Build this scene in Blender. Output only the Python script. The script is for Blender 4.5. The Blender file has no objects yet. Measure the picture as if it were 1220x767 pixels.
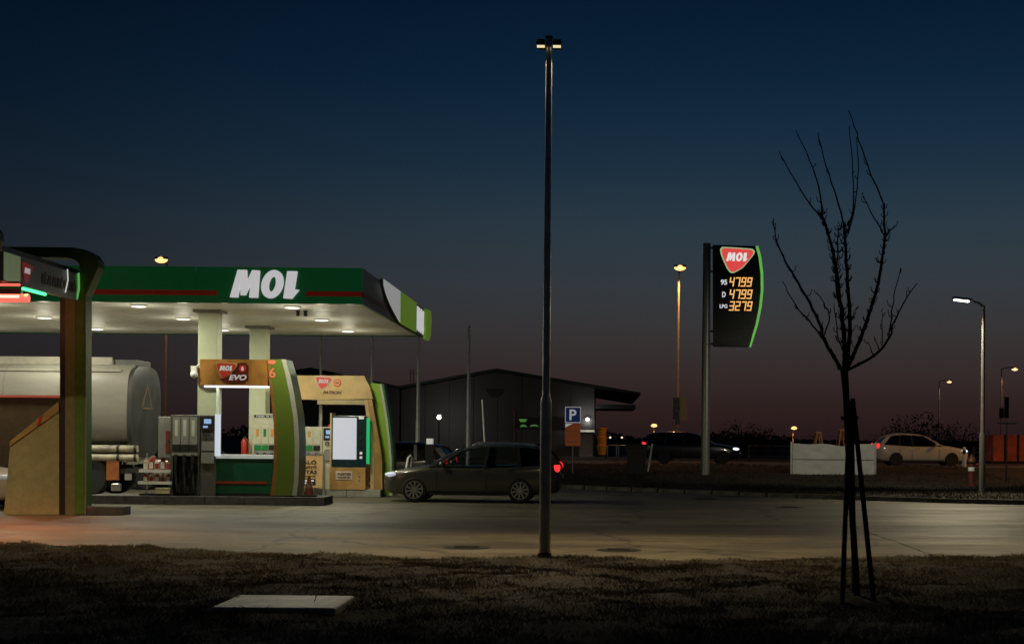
import bpy, bmesh, math, random
from mathutils import Vector, Matrix
R = math.radians
rnd = random.Random(7)
scene = bpy.context.scene
COL = scene.collection

# ------------------------------------------------------------------ camera
W_PX, H_PX = 1220.0, 767.0
F_PX = 1694.0
CX, CY = 715.0, 522.0          # principal point (the photograph is a shifted crop)
EYE = 1.65
ROLL = 0.0085
cam_d = bpy.data.cameras.new('camera')
cam_d.sensor_width = 36.0
cam_d.lens = 36.0 * F_PX / W_PX
cam_d.shift_x = (W_PX / 2 - CX) / W_PX
cam_d.shift_y = (CY - H_PX / 2) / W_PX
cam_d.clip_start = 0.1
cam_d.clip_end = 6000
cam = bpy.data.objects.new('camera', cam_d)
COL.objects.link(cam)
r_ = Vector((math.cos(ROLL), 0, math.sin(ROLL)))
u_ = Vector((-math.sin(ROLL), 0, math.cos(ROLL)))
b_ = r_.cross(u_)
m3 = Matrix((r_, u_, b_)).transposed()
cam.matrix_world = Matrix.Translation((0, 0, EYE)) @ m3.to_4x4()
scene.camera = cam

def at(px, py, Y):
    a = (px - CX) / F_PX; b = (CY - py) / F_PX
    return Vector((Y * (a * math.cos(ROLL) - b * math.sin(ROLL)), Y,
                   EYE + Y * (a * math.sin(ROLL) + b * math.cos(ROLL))))
def gnd(px, py, z=0.0):
    a = (px - CX) / F_PX; b = (CY - py) / F_PX
    Y = (z - EYE) / (a * math.sin(ROLL) + b * math.cos(ROLL))
    return at(px, py, Y)

# ------------------------------------------------------------------ sky
world = bpy.data.worlds.new('World'); scene.world = world; world.use_nodes = True
nt = world.node_tree; nt.nodes.clear()
def srgb(*c):
    if len(c) == 1:
        h = c[0].lstrip('#'); c = tuple(int(h[i:i + 2], 16) for i in (0, 2, 4))
    o = []
    for v in c:
        v = v / 255.0
        o.append(v / 12.92 if v <= 0.04045 else ((v + 0.055) / 1.055) ** 2.4)
    return (o[0], o[1], o[2], 1.0)
tc = nt.nodes.new('ShaderNodeTexCoord')
sep = nt.nodes.new('ShaderNodeSeparateXYZ'); nt.links.new(tc.outputs['Generated'], sep.inputs[0])
ramp = nt.nodes.new('ShaderNodeValToRGB')
el = ramp.color_ramp
stops = [(0.0, (39, 25, 26)), (0.018, (45, 31, 30)), (0.045, (54, 44, 43)), (0.075, (57, 54, 55)),
         (0.105, (54, 60, 65)), (0.145, (45, 60, 71)), (0.19, (29, 50, 68)), (0.245, (15, 38, 60)), (0.30, (8, 28, 50)),
         (0.5, (5, 25, 50)), (1.0, (4, 17, 38))]
while len(el.elements) < len(stops): el.elements.new(0.5)
for e, (p, c) in zip(el.elements, stops): e.position = p; e.color = srgb(*c)
nt.links.new(sep.outputs['Z'], ramp.inputs['Fac'])
# after-glow side of the sky: brightest where the sun went down (to the right of the view)
dotn = nt.nodes.new('ShaderNodeVectorMath'); dotn.operation = 'DOT_PRODUCT'
nt.links.new(tc.outputs['Generated'], dotn.inputs[0])
az = R(17)
dotn.inputs[1].default_value = (math.sin(az), math.cos(az), 0)
mr = nt.nodes.new('ShaderNodeMapRange'); mr.interpolation_type = 'SMOOTHSTEP'
mr.inputs['From Min'].default_value = 0.69; mr.inputs['From Max'].default_value = 1.0
mr.inputs['To Min'].default_value = 0.0; mr.inputs['To Max'].default_value = 1.0
nt.links.new(dotn.outputs['Value'], mr.inputs['Value'])
ramp2_ = nt.nodes.new('ShaderNodeValToRGB')      # the night side, away from the after-glow
stops2 = [(0.0, (33, 27, 29)), (0.05, (37, 35, 37)), (0.10, (32, 36, 41)), (0.16, (20, 31, 43)), (0.22, (10, 25, 41)), (0.30, (3, 17, 34)), (0.5, (3, 13, 29)), (1.0, (3, 13, 30))]
while len(ramp2_.color_ramp.elements) < len(stops2): ramp2_.color_ramp.elements.new(0.5)
for e, (p, c) in zip(ramp2_.color_ramp.elements, stops2): e.position = p; e.color = srgb(*c)
nt.links.new(sep.outputs['Z'], ramp2_.inputs['Fac'])
mx = nt.nodes.new('ShaderNodeMix'); mx.data_type = 'RGBA'
nt.links.new(mr.outputs[0], mx.inputs[0]); nt.links.new(ramp2_.outputs['Color'], mx.inputs[6]); nt.links.new(ramp.outputs['Color'], mx.inputs[7])
bg = nt.nodes.new('ShaderNodeBackground'); bg.inputs['Strength'].default_value = 0.93
nt.links.new(mx.outputs[2], bg.inputs['Color'])
wo = nt.nodes.new('ShaderNodeOutputWorld'); nt.links.new(bg.outputs[0], wo.inputs[0])

vs = scene.view_settings
vs.view_transform = 'Standard'; vs.look = 'None'; vs.exposure = 0.0; vs.gamma = 1.0
scene.cycles.use_denoising = True
scene.cycles.max_bounces = 6
scene.cycles.sample_clamp_indirect = 3.0
scene.cycles.use_light_tree = True

# light levels
P_CANOPY = 76.0
P_SOFFIT_FILL = 12.0
P_STREET = 520.0
P_SODIUM = 900.0
C_CANOPY = (0.98, 0.95, 0.72)
C_SODIUM = (1.0, 0.42, 0.10)

# ------------------------------------------------------------------ materials
MATS = {}
def pm(name, col, rough=0.6, metal=0.0, var=0.12, scale=6.0, bump=0.0, bscale=None, coat=0.0, emit=None, estr=0.0, spec=None, stretch=(1, 1, 1)):
    if name in MATS: return MATS[name]
    m = bpy.data.materials.new(name); m.use_nodes = True
    t = m.node_tree; b = t.nodes['Principled BSDF']
    if isinstance(col, str): col = srgb(col)
    col = tuple(col)[:3]
    tcn = t.nodes.new('ShaderNodeTexCoord')
    mp = t.nodes.new('ShaderNodeMapping'); mp.inputs['Scale'].default_value = stretch
    t.links.new(tcn.outputs['Object'], mp.inputs[0])
    nz = t.nodes.new('ShaderNodeTexNoise'); nz.inputs['Scale'].default_value = scale; nz.inputs['Detail'].default_value = 6
    nz.inputs['Roughness'].default_value = 0.65
    t.links.new(mp.outputs[0], nz.inputs['Vector'])
    rp = t.nodes.new('ShaderNodeValToRGB')
    lo = [max(0, c * (1 - var * 1.6)) for c in col]; hi = [min(1, c * (1 + var * 1.2)) for c in col]
    rp.color_ramp.elements[0].position = 0.3; rp.color_ramp.elements[1].position = 0.72
    rp.color_ramp.elements[0].color = (*lo, 1); rp.color_ramp.elements[1].color = (*hi, 1)
    t.links.new(nz.outputs['Fac'], rp.inputs[0]); t.links.new(rp.outputs[0], b.inputs['Base Color'])
    b.inputs['Metallic'].default_value = metal
    rr = t.nodes.new('ShaderNodeMapRange'); dr = 0.1 if var > 0 else 0.0; rr.inputs['To Min'].default_value = max(0.02, rough - dr); rr.inputs['To Max'].default_value = min(1, rough + dr)
    t.links.new(nz.outputs['Fac'], rr.inputs['Value']); t.links.new(rr.outputs[0], b.inputs['Roughness'])
    if coat: b.inputs['Coat Weight'].default_value = coat; b.inputs['Coat Roughness'].default_value = 0.08
    if spec is not None: b.inputs['Specular IOR Level'].default_value = spec
    if bump:
        n2 = t.nodes.new('ShaderNodeTexNoise'); n2.inputs['Scale'].default_value = bscale or scale * 4; n2.inputs['Detail'].default_value = 5
        t.links.new(mp.outputs[0], n2.inputs['Vector'])
        bn = t.nodes.new('ShaderNodeBump'); bn.inputs['Strength'].default_value = bump; bn.inputs['Distance'].default_value = 0.02
        t.links.new(n2.outputs['Fac'], bn.inputs['Height']); t.links.new(bn.outputs[0], b.inputs['Normal'])
    if emit is not None:
        if isinstance(emit, str): emit = srgb(emit)
        b.inputs['Emission Color'].default_value = (*tuple(emit)[:3], 1); b.inputs['Emission Strength'].default_value = estr
    MATS[name] = m
    return m
def em(name, col, strength, base=0.3):
    """a lit face: lamp glass, screen or backlit letter"""
    c = srgb(col) if isinstance(col, str) else col
    return pm(name, [min(1, x * base) for x in tuple(c)[:3]], 0.4, emit=c, estr=strength, var=0.03)
def glass_mat(name, tint=(0.5, 0.55, 0.55), refl=0.12):
    if name in MATS: return MATS[name]
    m = bpy.data.materials.new(name); m.use_nodes = True; t = m.node_tree; t.nodes.clear()
    o = t.nodes.new('ShaderNodeOutputMaterial'); tr = t.nodes.new('ShaderNodeBsdfTransparent'); tr.inputs[0].default_value = (*tint, 1)
    gl = t.nodes.new('ShaderNodeBsdfGlossy'); gl.inputs['Roughness'].default_value = 0.03
    mixn = t.nodes.new('ShaderNodeMixShader'); fr = t.nodes.new('ShaderNodeFresnel'); fr.inputs[0].default_value = 1.5
    t.links.new(fr.outputs[0], mixn.inputs[0]); t.links.new(tr.outputs[0], mixn.inputs[1]); t.links.new(gl.outputs[0], mixn.inputs[2])
    t.links.new(mixn.outputs[0], o.inputs[0]); MATS[name] = m
    return m

def asphalt_mat():
    m = bpy.data.materials.new('asphalt'); m.use_nodes = True; t = m.node_tree; b = t.nodes['Principled BSDF']
    tcn = t.nodes.new('ShaderNodeTexCoord')
    def noise(scale, stretch=(1, 1, 1), det=6, rough=0.6):
        mp = t.nodes.new('ShaderNodeMapping'); mp.inputs['Scale'].default_value = stretch
        t.links.new(tcn.outputs['Object'], mp.inputs[0])
        n = t.nodes.new('ShaderNodeTexNoise'); n.inputs['Scale'].default_value = scale; n.inputs['Detail'].default_value = det; n.inputs['Roughness'].default_value = rough
        t.links.new(mp.outputs[0], n.inputs['Vector']); return n
    def ramp2(n, p0, c0, p1, c1):
        r = t.nodes.new('ShaderNodeValToRGB'); e = r.color_ramp.elements
        e[0].position = p0; e[0].color = (*c0, 1); e[1].position = p1; e[1].color = (*c1, 1)
        t.links.new(n.outputs['Fac'], r.inputs[0]); return r
    def mul(a, c, f=1.0):
        x = t.nodes.new('ShaderNodeMix'); x.data_type = 'RGBA'; x.blend_type = 'MULTIPLY'; x.inputs[0].default_value = f
        t.links.new(a, x.inputs[6]); t.links.new(c, x.inputs[7]); return x.outputs[2]
    base = ramp2(noise(0.35), 0.35, (0.140, 0.120, 0.072), 0.7, (0.215, 0.187, 0.118))
    lanes = ramp2(noise(1.0, (0.03, 0.33, 1), 3), 0.38, (0.42, 0.42, 0.42), 0.58, (1, 1, 1))   # tyre-polished lanes along the drive
    grain = ramp2(noise(38, det=8, rough=0.8), 0.3, (0.55, 0.55, 0.55), 0.7, (1.25, 1.25, 1.25))
    stain = ramp2(noise(0.9, (0.45, 1, 1), 8, 0.72), 0.40, (0.40, 0.38, 0.36), 0.53, (1, 1, 1))
    # dark band with wavering edges down the middle of the drive
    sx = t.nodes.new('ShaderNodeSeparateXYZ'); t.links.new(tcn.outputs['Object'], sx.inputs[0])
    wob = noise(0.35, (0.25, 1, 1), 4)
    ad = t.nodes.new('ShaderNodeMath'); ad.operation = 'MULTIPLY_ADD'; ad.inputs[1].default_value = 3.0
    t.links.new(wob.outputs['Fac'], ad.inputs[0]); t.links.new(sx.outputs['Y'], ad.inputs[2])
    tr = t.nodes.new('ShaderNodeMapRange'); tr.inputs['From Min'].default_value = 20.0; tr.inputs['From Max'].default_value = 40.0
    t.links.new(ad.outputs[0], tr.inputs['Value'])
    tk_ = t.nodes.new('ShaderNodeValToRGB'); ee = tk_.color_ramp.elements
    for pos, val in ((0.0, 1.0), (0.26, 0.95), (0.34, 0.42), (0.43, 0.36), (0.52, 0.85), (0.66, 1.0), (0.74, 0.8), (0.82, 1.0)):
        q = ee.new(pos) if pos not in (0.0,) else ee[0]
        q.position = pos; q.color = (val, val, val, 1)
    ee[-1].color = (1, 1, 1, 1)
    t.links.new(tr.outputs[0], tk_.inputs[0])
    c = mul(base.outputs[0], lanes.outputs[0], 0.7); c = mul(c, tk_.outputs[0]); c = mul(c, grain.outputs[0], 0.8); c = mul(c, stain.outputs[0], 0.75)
    spots = t.nodes.new('ShaderNodeTexVoronoi'); spots.inputs['Scale'].default_value = 1.6; t.links.new(tcn.outputs['Object'], spots.inputs['Vector'])
    sr = t.nodes.new('ShaderNodeValToRGB'); sr.color_ramp.elements[0].position = 0.07; sr.color_ramp.elements[0].color = (.45, .44, .42, 1); sr.color_ramp.elements[1].position = 0.16; sr.color_ramp.elements[1].color = (1, 1, 1, 1)
    t.links.new(spots.outputs['Distance'], sr.inputs[0]); c = mul(c, sr.outputs[0], 0.6)
    # thin sealed cracks
    vo = t.nodes.new('ShaderNodeTexVoronoi'); vo.feature = 'DISTANCE_TO_EDGE'; vo.inputs['Scale'].default_value = 0.23; vo.inputs['Randomness'].default_value = 0.9
    wn = noise(1.3, det=4)
    av = t.nodes.new('ShaderNodeVectorMath'); av.operation = 'MULTIPLY_ADD'
    t.links.new(wn.outputs['Color'], av.inputs[0]); av.inputs[1].default_value = (0.9, 0.9, 0); t.links.new(tcn.outputs['Object'], av.inputs[2])
    t.links.new(av.outputs[0], vo.inputs['Vector'])
    cr = t.nodes.new('ShaderNodeValToRGB'); e = cr.color_ramp.elements
    e[0].position = 0.004; e[0].color = (0.35, 0.35, 0.35, 1); e[1].position = 0.012; e[1].color = (1, 1, 1, 1)
    t.links.new(vo.outputs['Distance'], cr.inputs[0])
    c = mul(c, cr.outputs[0], 0.9)
    mid = ramp2(noise(5.0, (0.7, 1, 1), 8, 0.75), 0.34, (0.62, 0.62, 0.62), 0.66, (1.15, 1.15, 1.15)); c = mul(c, mid.outputs[0], 0.8)
    t.links.new(c, b.inputs['Base Color'])
    rr = t.nodes.new('ShaderNodeMapRange'); rr.inputs['To Min'].default_value = 0.42; rr.inputs['To Max'].default_value = 0.85
    t.links.new(noise(0.7, (0.3, 1, 1), 5).outputs['Fac'], rr.inputs['Value']); t.links.new(rr.outputs[0], b.inputs['Roughness'])
    bn = t.nodes.new('ShaderNodeBump'); bn.inputs['Strength'].default_value = 0.5; bn.inputs['Distance'].default_value = 0.01
    t.links.new(noise(45, det=6, rough=0.8).outputs['Fac'], bn.inputs['Height']); t.links.new(bn.outputs[0], b.inputs['Normal'])
    return m
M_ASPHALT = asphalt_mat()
M_SOIL = pm('soil', (0.026, 0.021, 0.011), 0.95, var=0.7, scale=3.2, bump=0.9, bscale=14)
M_GRASS = pm('dry_grass', (0.125, 0.098, 0.042), 0.9, var=0.5, scale=0.9)
M_VGRASS = pm('verge_grass_dry', (0.034, 0.028, 0.013), 0.9, var=0.5, scale=0.9)
M_CONC = pm('concrete', (0.30, 0.29, 0.26), 0.85, var=0.22, scale=4, bump=0.35)
M_KERB = pm('kerb_concrete', (0.085, 0.078, 0.062), 0.9, var=0.45, scale=5, bump=0.4)
M_DKERB = pm('island_concrete', (0.075, 0.072, 0.066), 0.85, var=0.3, scale=5, bump=0.4)
M_STEEL = pm('galvanised_steel', (0.42, 0.42, 0.40), 0.45, 0.75, var=0.15, scale=9)
M_POLE = pm('dark_pole_paint', (0.42, 0.42, 0.36), 0.32, 0.85, var=0.2, scale=8)
M_ALU = pm('flagpole_aluminium', (0.82, 0.82, 0.72), 0.45, 0.1, var=0.1)
M_WHITE = pm('white_paint', (0.78, 0.77, 0.72), 0.45, var=0.06, scale=3)
M_BLACK = pm('black_paint', (0.012, 0.012, 0.012), 0.4, var=0.2)
M_RUBBER = pm('rubber', (0.015, 0.015, 0.015), 0.8, var=0.3, scale=20)
M_CHROME = pm('alloy', (0.55, 0.55, 0.53), 0.3, 0.9, var=0.08)
M_GLASS = glass_mat('clear_glass', (0.62, 0.72, 0.66))
M_DGLASS = glass_mat('tinted_glass', (0.10, 0.11, 0.11))

# ------------------------------------------------------------------ mesh helpers
class MB:
    def __init__(s): s.v = []; s.f = []
    def quad(s, a, b, c, d):
        n = len(s.v); s.v += [tuple(a), tuple(b), tuple(c), tuple(d)]; s.f.append((n, n + 1, n + 2, n + 3)); return s
    def box(s, x0, x1, y0, y1, z0, z1):
        n = len(s.v)
        s.v += [(x0, y0, z0), (x1, y0, z0), (x1, y1, z0), (x0, y1, z0), (x0, y0, z1), (x1, y0, z1), (x1, y1, z1), (x0, y1, z1)]
        s.f += [tuple(n + i for i in q) for q in ((0, 3, 2, 1), (4, 5, 6, 7), (0, 1, 5, 4), (1, 2, 6, 5), (2, 3, 7, 6), (3, 0, 4, 7))]
        return s
    def prism(s, pts, y0, y1, axis='y'):
        """2-D outline (a, z) extruded along one axis; axis y: (x,z) outline; axis x: (y,z); axis z: (x,y)"""
        n = len(s.v); k = len(pts)
        mk = {'y': lambda a, b, t: (a, t, b), 'x': lambda a, b, t: (t, a, b), 'z': lambda a, b, t: (a, b, t)}[axis]
        s.v += [mk(a, b, y0) for a, b in pts] + [mk(a, b, y1) for a, b in pts]
        s.f.append(tuple(range(n, n + k))); s.f.append(tuple(range(n + 2 * k - 1, n + k - 1, -1)))
        for i in range(k):
            j = (i + 1) % k; s.f.append((n + j, n + i, n + k + i, n + k + j))
        return s
    def loft(s, rings, cap=True, closed=True):
        n = len(s.v); k = len(rings[0])
        for r in rings: s.v += [tuple(p) for p in r]
        for i in range(len(rings) - 1):
            for j in range(k if closed else k - 1):
                j2 = (j + 1) % k
                s.f.append((n + i * k + j, n + i * k + j2, n + (i + 1) * k + j2, n + (i + 1) * k + j))
        if cap:
            s.f.append(tuple(n + j for j in range(k - 1, -1, -1))); m = n + (len(rings) - 1) * k
            s.f.append(tuple(m + j for j in range(k)))
        return s
    def tube(s, pts, rad, seg=8, cap=True):
        pts = [Vector(p) for p in pts]
        rads = rad if isinstance(rad, (list, tuple)) else [rad] * len(pts)
        rings = []; up = None
        for i, p in enumerate(pts):
            d = (pts[min(i + 1, len(pts) - 1)] - pts[max(i - 1, 0)]).normalized()
            if up is None: up = Vector((0, 0, 1)) if abs(d.z) < 0.9 else Vector((1, 0, 0))
            a = d.cross(up).normalized(); up = a.cross(d).normalized()
            rings.append([p + (a * math.cos(2 * math.pi * k / seg) + up * math.sin(2 * math.pi * k / seg)) * rads[i] for k in range(seg)])
        return s.loft(rings, cap)
    def lathe(s, prof, c=(0, 0, 0), seg=24, axis='z', cap=True):
        rings = []
        for r, h in prof:
            ring = []
            for k in range(seg):
                a = 2 * math.pi * k / seg; x, y = r * math.cos(a), r * math.sin(a)
                if axis == 'z': ring.append((c[0] + x, c[1] + y, c[2] + h))
                elif axis == 'y': ring.append((c[0] + x, c[1] + h, c[2] + y))
                else: ring.append((c[0] + h, c[1] + x, c[2] + y))
            rings.append(ring)
        return s.loft(rings, cap)
    def ell(s, c, rx, ry, rz, seg=14, n=8):
        rings = []
        for i in range(n + 1):
            a = -math.pi / 2 + math.pi * (0.04 + 0.92 * i / n)
            rings.append([(c[0] + rx * math.cos(a) * math.cos(2 * math.pi * k / seg), c[1] + ry * math.cos(a) * math.sin(2 * math.pi * k / seg), c[2] + rz * math.sin(a)) for k in range(seg)])
        return s.loft(rings)
    def xf(s, fn): s.v = [tuple(fn(Vector(p))) for p in s.v]; return s
    def add(s, o):
        n = len(s.v); s.v += o.v; s.f += [tuple(n + i for i in f) for f in o.f]; return s
    def mesh(s, name):
        me = bpy.data.meshes.new(name); me.from_pydata([tuple(p) for p in s.v], [], s.f)
        bm = bmesh.new(); bm.from_mesh(me); bmesh.ops.recalc_face_normals(bm, faces=bm.faces); bm.to_mesh(me); bm.free()
        return me
    def build(s, name, mat, parent=None, smooth=None, bevel=0.0, world=False):
        if world and parent is not None:
            o_ = Vector(parent['_w']); s.v = [tuple(Vector(p) - o_) for p in s.v]
        me = s.mesh(name); me.materials.append(mat)
        if smooth:
            me.shade_smooth(); me.set_sharp_from_angle(angle=R(smooth))
        o = bpy.data.objects.new(name, me); COL.objects.link(o)
        if parent is not None:
            o.parent = parent
            o['_w'] = parent['_w']
        else:
            o['_w'] = (0.0, 0.0, 0.0)
        if bevel:
            b = o.modifiers.new('bevel', 'BEVEL'); b.width = bevel; b.segments = 2; b.limit_method = 'ANGLE'; b.angle_limit = R(40)
        return o
def thing(name, label, cat, loc=(0, 0, 0), rz=0.0, group=None):
    o = bpy.data.objects.new(name, None); COL.objects.link(o); o.location = loc; o.rotation_euler = (0, 0, rz)
    o.empty_display_size = 0.2
    o['label'] = label; o['category'] = cat; o['_w'] = tuple(loc)
    if group: o['group'] = group
    return o
def tag(o, label, cat, group=None):
    o['label'] = label; o['category'] = cat
    if group: o['group'] = group
    return o
def struct(o, label=None):
    o['kind'] = 'structure'
    if label: o['label'] = label
    return o
def stuff(o, label=None, cat=None):
    o['kind'] = 'stuff'
    if label: o['label'] = label
    if cat: o['category'] = cat
    return o
def copy_thing(root, loc, rz, label, group=None):
    def rec(o, par):
        c = o.copy(); COL.objects.link(c); c.parent = par
        for ch in list(o.children): rec(ch, c)
        return c
    c = rec(root, None); c.location = loc; c.rotation_euler = (0, 0, rz); c['label'] = label; c['_w'] = tuple(loc)
    if group: c['group'] = group
    return c
def light(name, kind, parent, loc, energy, col, radius=0.1, rot=None, size=None, spread=None, spot=None, blend=0.6):
    l = bpy.data.lights.new(name, kind); l.energy = energy; l.color = col
    if kind in ('POINT', 'SPOT'): l.shadow_soft_size = radius
    if kind == 'AREA':
        l.shape = 'RECTANGLE'; l.size, l.size_y = size
        if spread: l.spread = spread
    if kind == 'SPOT': l.spot_size = spot; l.spot_blend = blend
    o = bpy.data.objects.new(name, l); COL.objects.link(o); o.parent = parent; o.location = loc
    if rot: o.rotation_euler = rot
    return o

_txt = {}
def text_mb(s, width=None, height=None, shear=0.0, bold=0.0, depth=0.01):
    """text as a flat extruded mesh in the XZ plane, facing -Y, centred on the origin"""
    cu = bpy.data.curves.new('t', 'FONT'); cu.body = s; cu.size = 1.0; cu.extrude = 0.01; cu.offset = bold; cu.shear = shear; cu.resolution_u = 4
    o = bpy.data.objects.new('t', cu); COL.objects.link(o)
    dg = bpy.context.evaluated_depsgraph_get(); dg.update()
    me = bpy.data.meshes.new_from_object(o.evaluated_get(dg))
    vs_ = [v.co.copy() for v in me.vertices]; fs = [tuple(p.vertices) for p in me.polygons]
    bpy.data.objects.remove(o); bpy.data.curves.remove(cu); bpy.data.meshes.remove(me)
    x0 = min(v.x for v in vs_); x1 = max(v.x for v in vs_); y0 = min(v.y for v in vs_); y1 = max(v.y for v in vs_)
    sy = height / (y1 - y0) if height else None; sx = width / (x1 - x0) if width else None
    sx = sx or sy; sy = sy or sx
    m = MB(); m.f = fs
    m.v = [((v.x - (x0 + x1) / 2) * sx, -depth * (1 if v.z > 0 else 0), (v.y - (y0 + y1) / 2) * sy) for v in vs_]
    return m
def move(m, x=0, y=0, z=0): return m.xf(lambda p: (p.x + x, p.y + y, p.z + z))

MOL_M = [(352, 233), (392, 90), (438, 90), (441, 150), (468, 91), (506, 93), (497, 234), (453, 234), (460, 163), (432, 222), (408, 222), (405, 163), (392, 234)]
MOL_L = [(632, 236), (652, 95), (703, 95), (689, 190), (713, 192), (676, 238)]
def mol_letters(w, depth):
    """three slanted capital letters, total width w, centred, facing -Y"""
    k = w / 361.0; cx, cz = 532.0, 164.0
    T = lambda p: ((p[0] - cx) * k, -(p[1] - cz) * k)
    out = []
    out.append(MB().prism([T(p) for p in MOL_M], -depth, 0))
    n = 28; o = MB(); ro, ri = [], []
    for i in range(n):
        a = 2 * math.pi * i / n
        for L, rx, rz in ((ro, 56, 74), (ri, 19, 40)):
            dz = rz * math.sin(a); L.append(T((573 + rx * math.cos(a) + dz * 0.16, 163 - dz)))
    o.loft([[(x, -depth, z) for x, z in ro], [(x, 0, z) for x, z in ro], [(x, 0, z) for x, z in ri], [(x, -depth, z) for x, z in ri], [(x, -depth, z) for x, z in ro]], cap=False)
    out.append(o); out.append(MB().prism([T(p) for p in MOL_L], -depth, 0))
    return out
def shield(w, y0, y1, grow=0.0):
    """rounded, lopsided triangle pointing down"""
    base = [(-0.5, 0.30), (-0.44, 0.38), (0.42, 0.33), (0.5, 0.26), (0.47, 0.16), (0.16, -0.22), (-0.10, -0.37), (-0.20, -0.36), (-0.30, -0.24), (-0.47, 0.14)]
    pts = []
    n = len(base)
    for i in range(n):
        p0, p1 = base[i], base[(i + 1) % n]
        pts.append(p0); pts.append(((p0[0] + p1[0]) / 2 * 1.015, (p0[1] + p1[1]) / 2 * 1.015))
    return MB().prism([(x * w * (1 + grow), z * w * (1 + grow)) for x, z in pts], y0, y1)
def logo(parent, x, y, z, w, mred, mwhite, rim=None):
    s = move(shield(w, -0.02, 0, 0.10), x, y, z).build('logo_shield', rim or mwhite, parent)
    move(shield(w, -0.03, -0.021), x, y, z).build('logo_face', mred, s)
    l = MB()
    for q in mol_letters(w * 0.68, 0.012): l.add(q)
    move(l, x - w * 0.02, y - 0.031, z + 0.10 * w).build('logo_lettering', mwhite, s)
    return s

# ------------------------------------------------------------------ the ground
def smooth01(t): t = max(0.0, min(1.0, t)); return t * t * (3 - 2 * t)
def gz(y): return -0.03 + 0.53 * smooth01((y - 57.5) / 5.0)
g = MB(); ys = [-30, 5, 30, 50, 57.5, 58.5, 59.5, 60.5, 61.5, 62.5, 64, 75, 120, 400, 4000]; xs = [-4000, -300, -80, -30, 0, 30, 80, 300, 4000]
for y in ys:
    for x in xs: g.v.append((x, y, gz(y)))
k = len(xs)
for i in range(len(ys) - 1):
    for j in range(k - 1): g.f.append((i * k + j, i * k + j + 1, (i + 1) * k + j + 1, (i + 1) * k + j))
struct(g.build('ground', M_SOIL))

NEAR = [(-60, 24.5), (-30, 22.8), (-14, 21.5), (-8.8, 21.2), (-6.1, 20.1), (-3.6, 19.35), (-0.9, 19.05), (1.5, 19.2), (3.3, 19.6), (6, 20.15), (12, 21.0), (40, 25)]
KERB = [(-2.15, 57.6), (-2.1, 52), (-1.95, 49.5), (-1.6, 47.8), (-0.9, 46.4), (0.0, 45.4), (0.92, 44.6), (2.3, 43.5), (3.64, 42.4), (5.1, 41.0), (6.66, 39.75), (9.08, 38.2), (11.15, 37.4), (16, 36.2), (28, 34.5), (45, 33)]
def interp(P, x):
    if x <= P[0][0]: return P[0][1]
    for (a, b), (c, d) in zip(P, P[1:]):
        if x <= c: return b + (d - b) * (x - a) / (c - a)
    return P[-1][1]
# forecourt sheet
f = MB(); out = [(x, y) for x, y in NEAR] + [(x, y) for x, y in reversed(KERB)] + [(-60, 57.4)]
f.v = [(x, y, 0.0) for x, y in out]; f.f = [tuple(range(len(out)))]
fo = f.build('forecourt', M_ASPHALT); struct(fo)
bm = bmesh.new(); bm.from_mesh(fo.data); bmesh.ops.triangulate(bm, faces=bm.faces); bm.to_mesh(fo.data); bm.free()

def vnoise(x, y):
    return (math.sin(x * 1.7 + 1.3 * math.sin(y * 1.1)) + math.sin(y * 2.3 + 1.7 * math.sin(x * 0.9 + 2)) + 0.6 * math.sin(x * 5.1 + y * 3.3) + 0.5 * math.sin(y * 6.7 - x * 4.1)) / 3.1
# foreground lawn with a lumpy surface
def lawn_z(x, y):
    e = interp(NEAR, x) - y
    lip = smooth01(e / 0.35)
    d = math.exp(-((y - 17.2) / 2.0) ** 2)
    return -0.02 + lip * (0.075 + 0.035 * vnoise(x, y) + 0.03 * vnoise(x * 2.3 + 5, y * 2.1)) + 0.10 * d * lip * max(0, vnoise(x * 1.4 + 9, y * 1.1 + 4) - 0.35)
l = MB(); NX, NY = 150, 90
for j in range(NY + 1):
    for i in range(NX + 1):
        x = -13 + 26 * i / NX; t = j / NY; y = 5.0 + (interp(NEAR, x) + 0.06 - 5.0) * t
        l.v.append((x, y, lawn_z(x, y)))
for j in range(NY):
    for i in range(NX): a = j * (NX + 1) + i; l.f.append((a, a + 1, a + NX + 2, a + NX + 1))
struct(l.build('lawn', M_SOIL, smooth=60))
def blades(n, place, hmin, hmax, wid, name, label, gm):
    m = MB()
    for _ in range(n):
        p = place()
        if p is None: continue
        x, y, z, hs = p
        h = rnd.uniform(hmin, hmax) * hs; a = rnd.uniform(0, math.pi * 2); w = wid * rnd.uniform(0.6, 1.4)
        lx, ly = rnd.gauss(0, 0.5) * h, rnd.gauss(0, 0.5) * h
        dx, dy = math.cos(a) * w, math.sin(a) * w
        k = len(m.v)
        m.v += [(x - dx, y - dy, z), (x + dx, y + dy, z), (x + lx * 0.4 + dx * 0.7, y + ly * 0.4 + dy * 0.7, z + h * 0.6), (x + lx, y + ly, z + h)]
        m.f += [(k, k + 1, k + 2), (k, k + 2, k + 3)]
    me = bpy.data.meshes.new(name); me.from_pydata(m.v, [], m.f); me.materials.append(gm)
    o = bpy.data.objects.new(name, me); COL.objects.link(o); stuff(o, label, 'grass'); return o
def p_lawn():
    y = 10.2 + (21.6 - 10.2) * rnd.random() ** 0.75; x = rnd.uniform(-0.46, 0.34) * y
    if y > interp(NEAR, x) + 0.02: return None
    if -3.46 < x < -2.40 and 12.84 < y < 13.76: return None
    n = vnoise(x * 1.6, y * 1.3) + 0.5 * vnoise(x * 4, y * 4)
    if n < -0.25 and rnd.random() < 0.45: return None
    return x, y, lawn_z(x, y) - 0.01, 0.55 + 0.45 * max(0, n + 0.5)
blades(230000, p_lawn, 0.02, 0.062, 0.0019, 'lawn_grass', 'short dry brownish grass in the dark foreground', M_GRASS)

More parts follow.
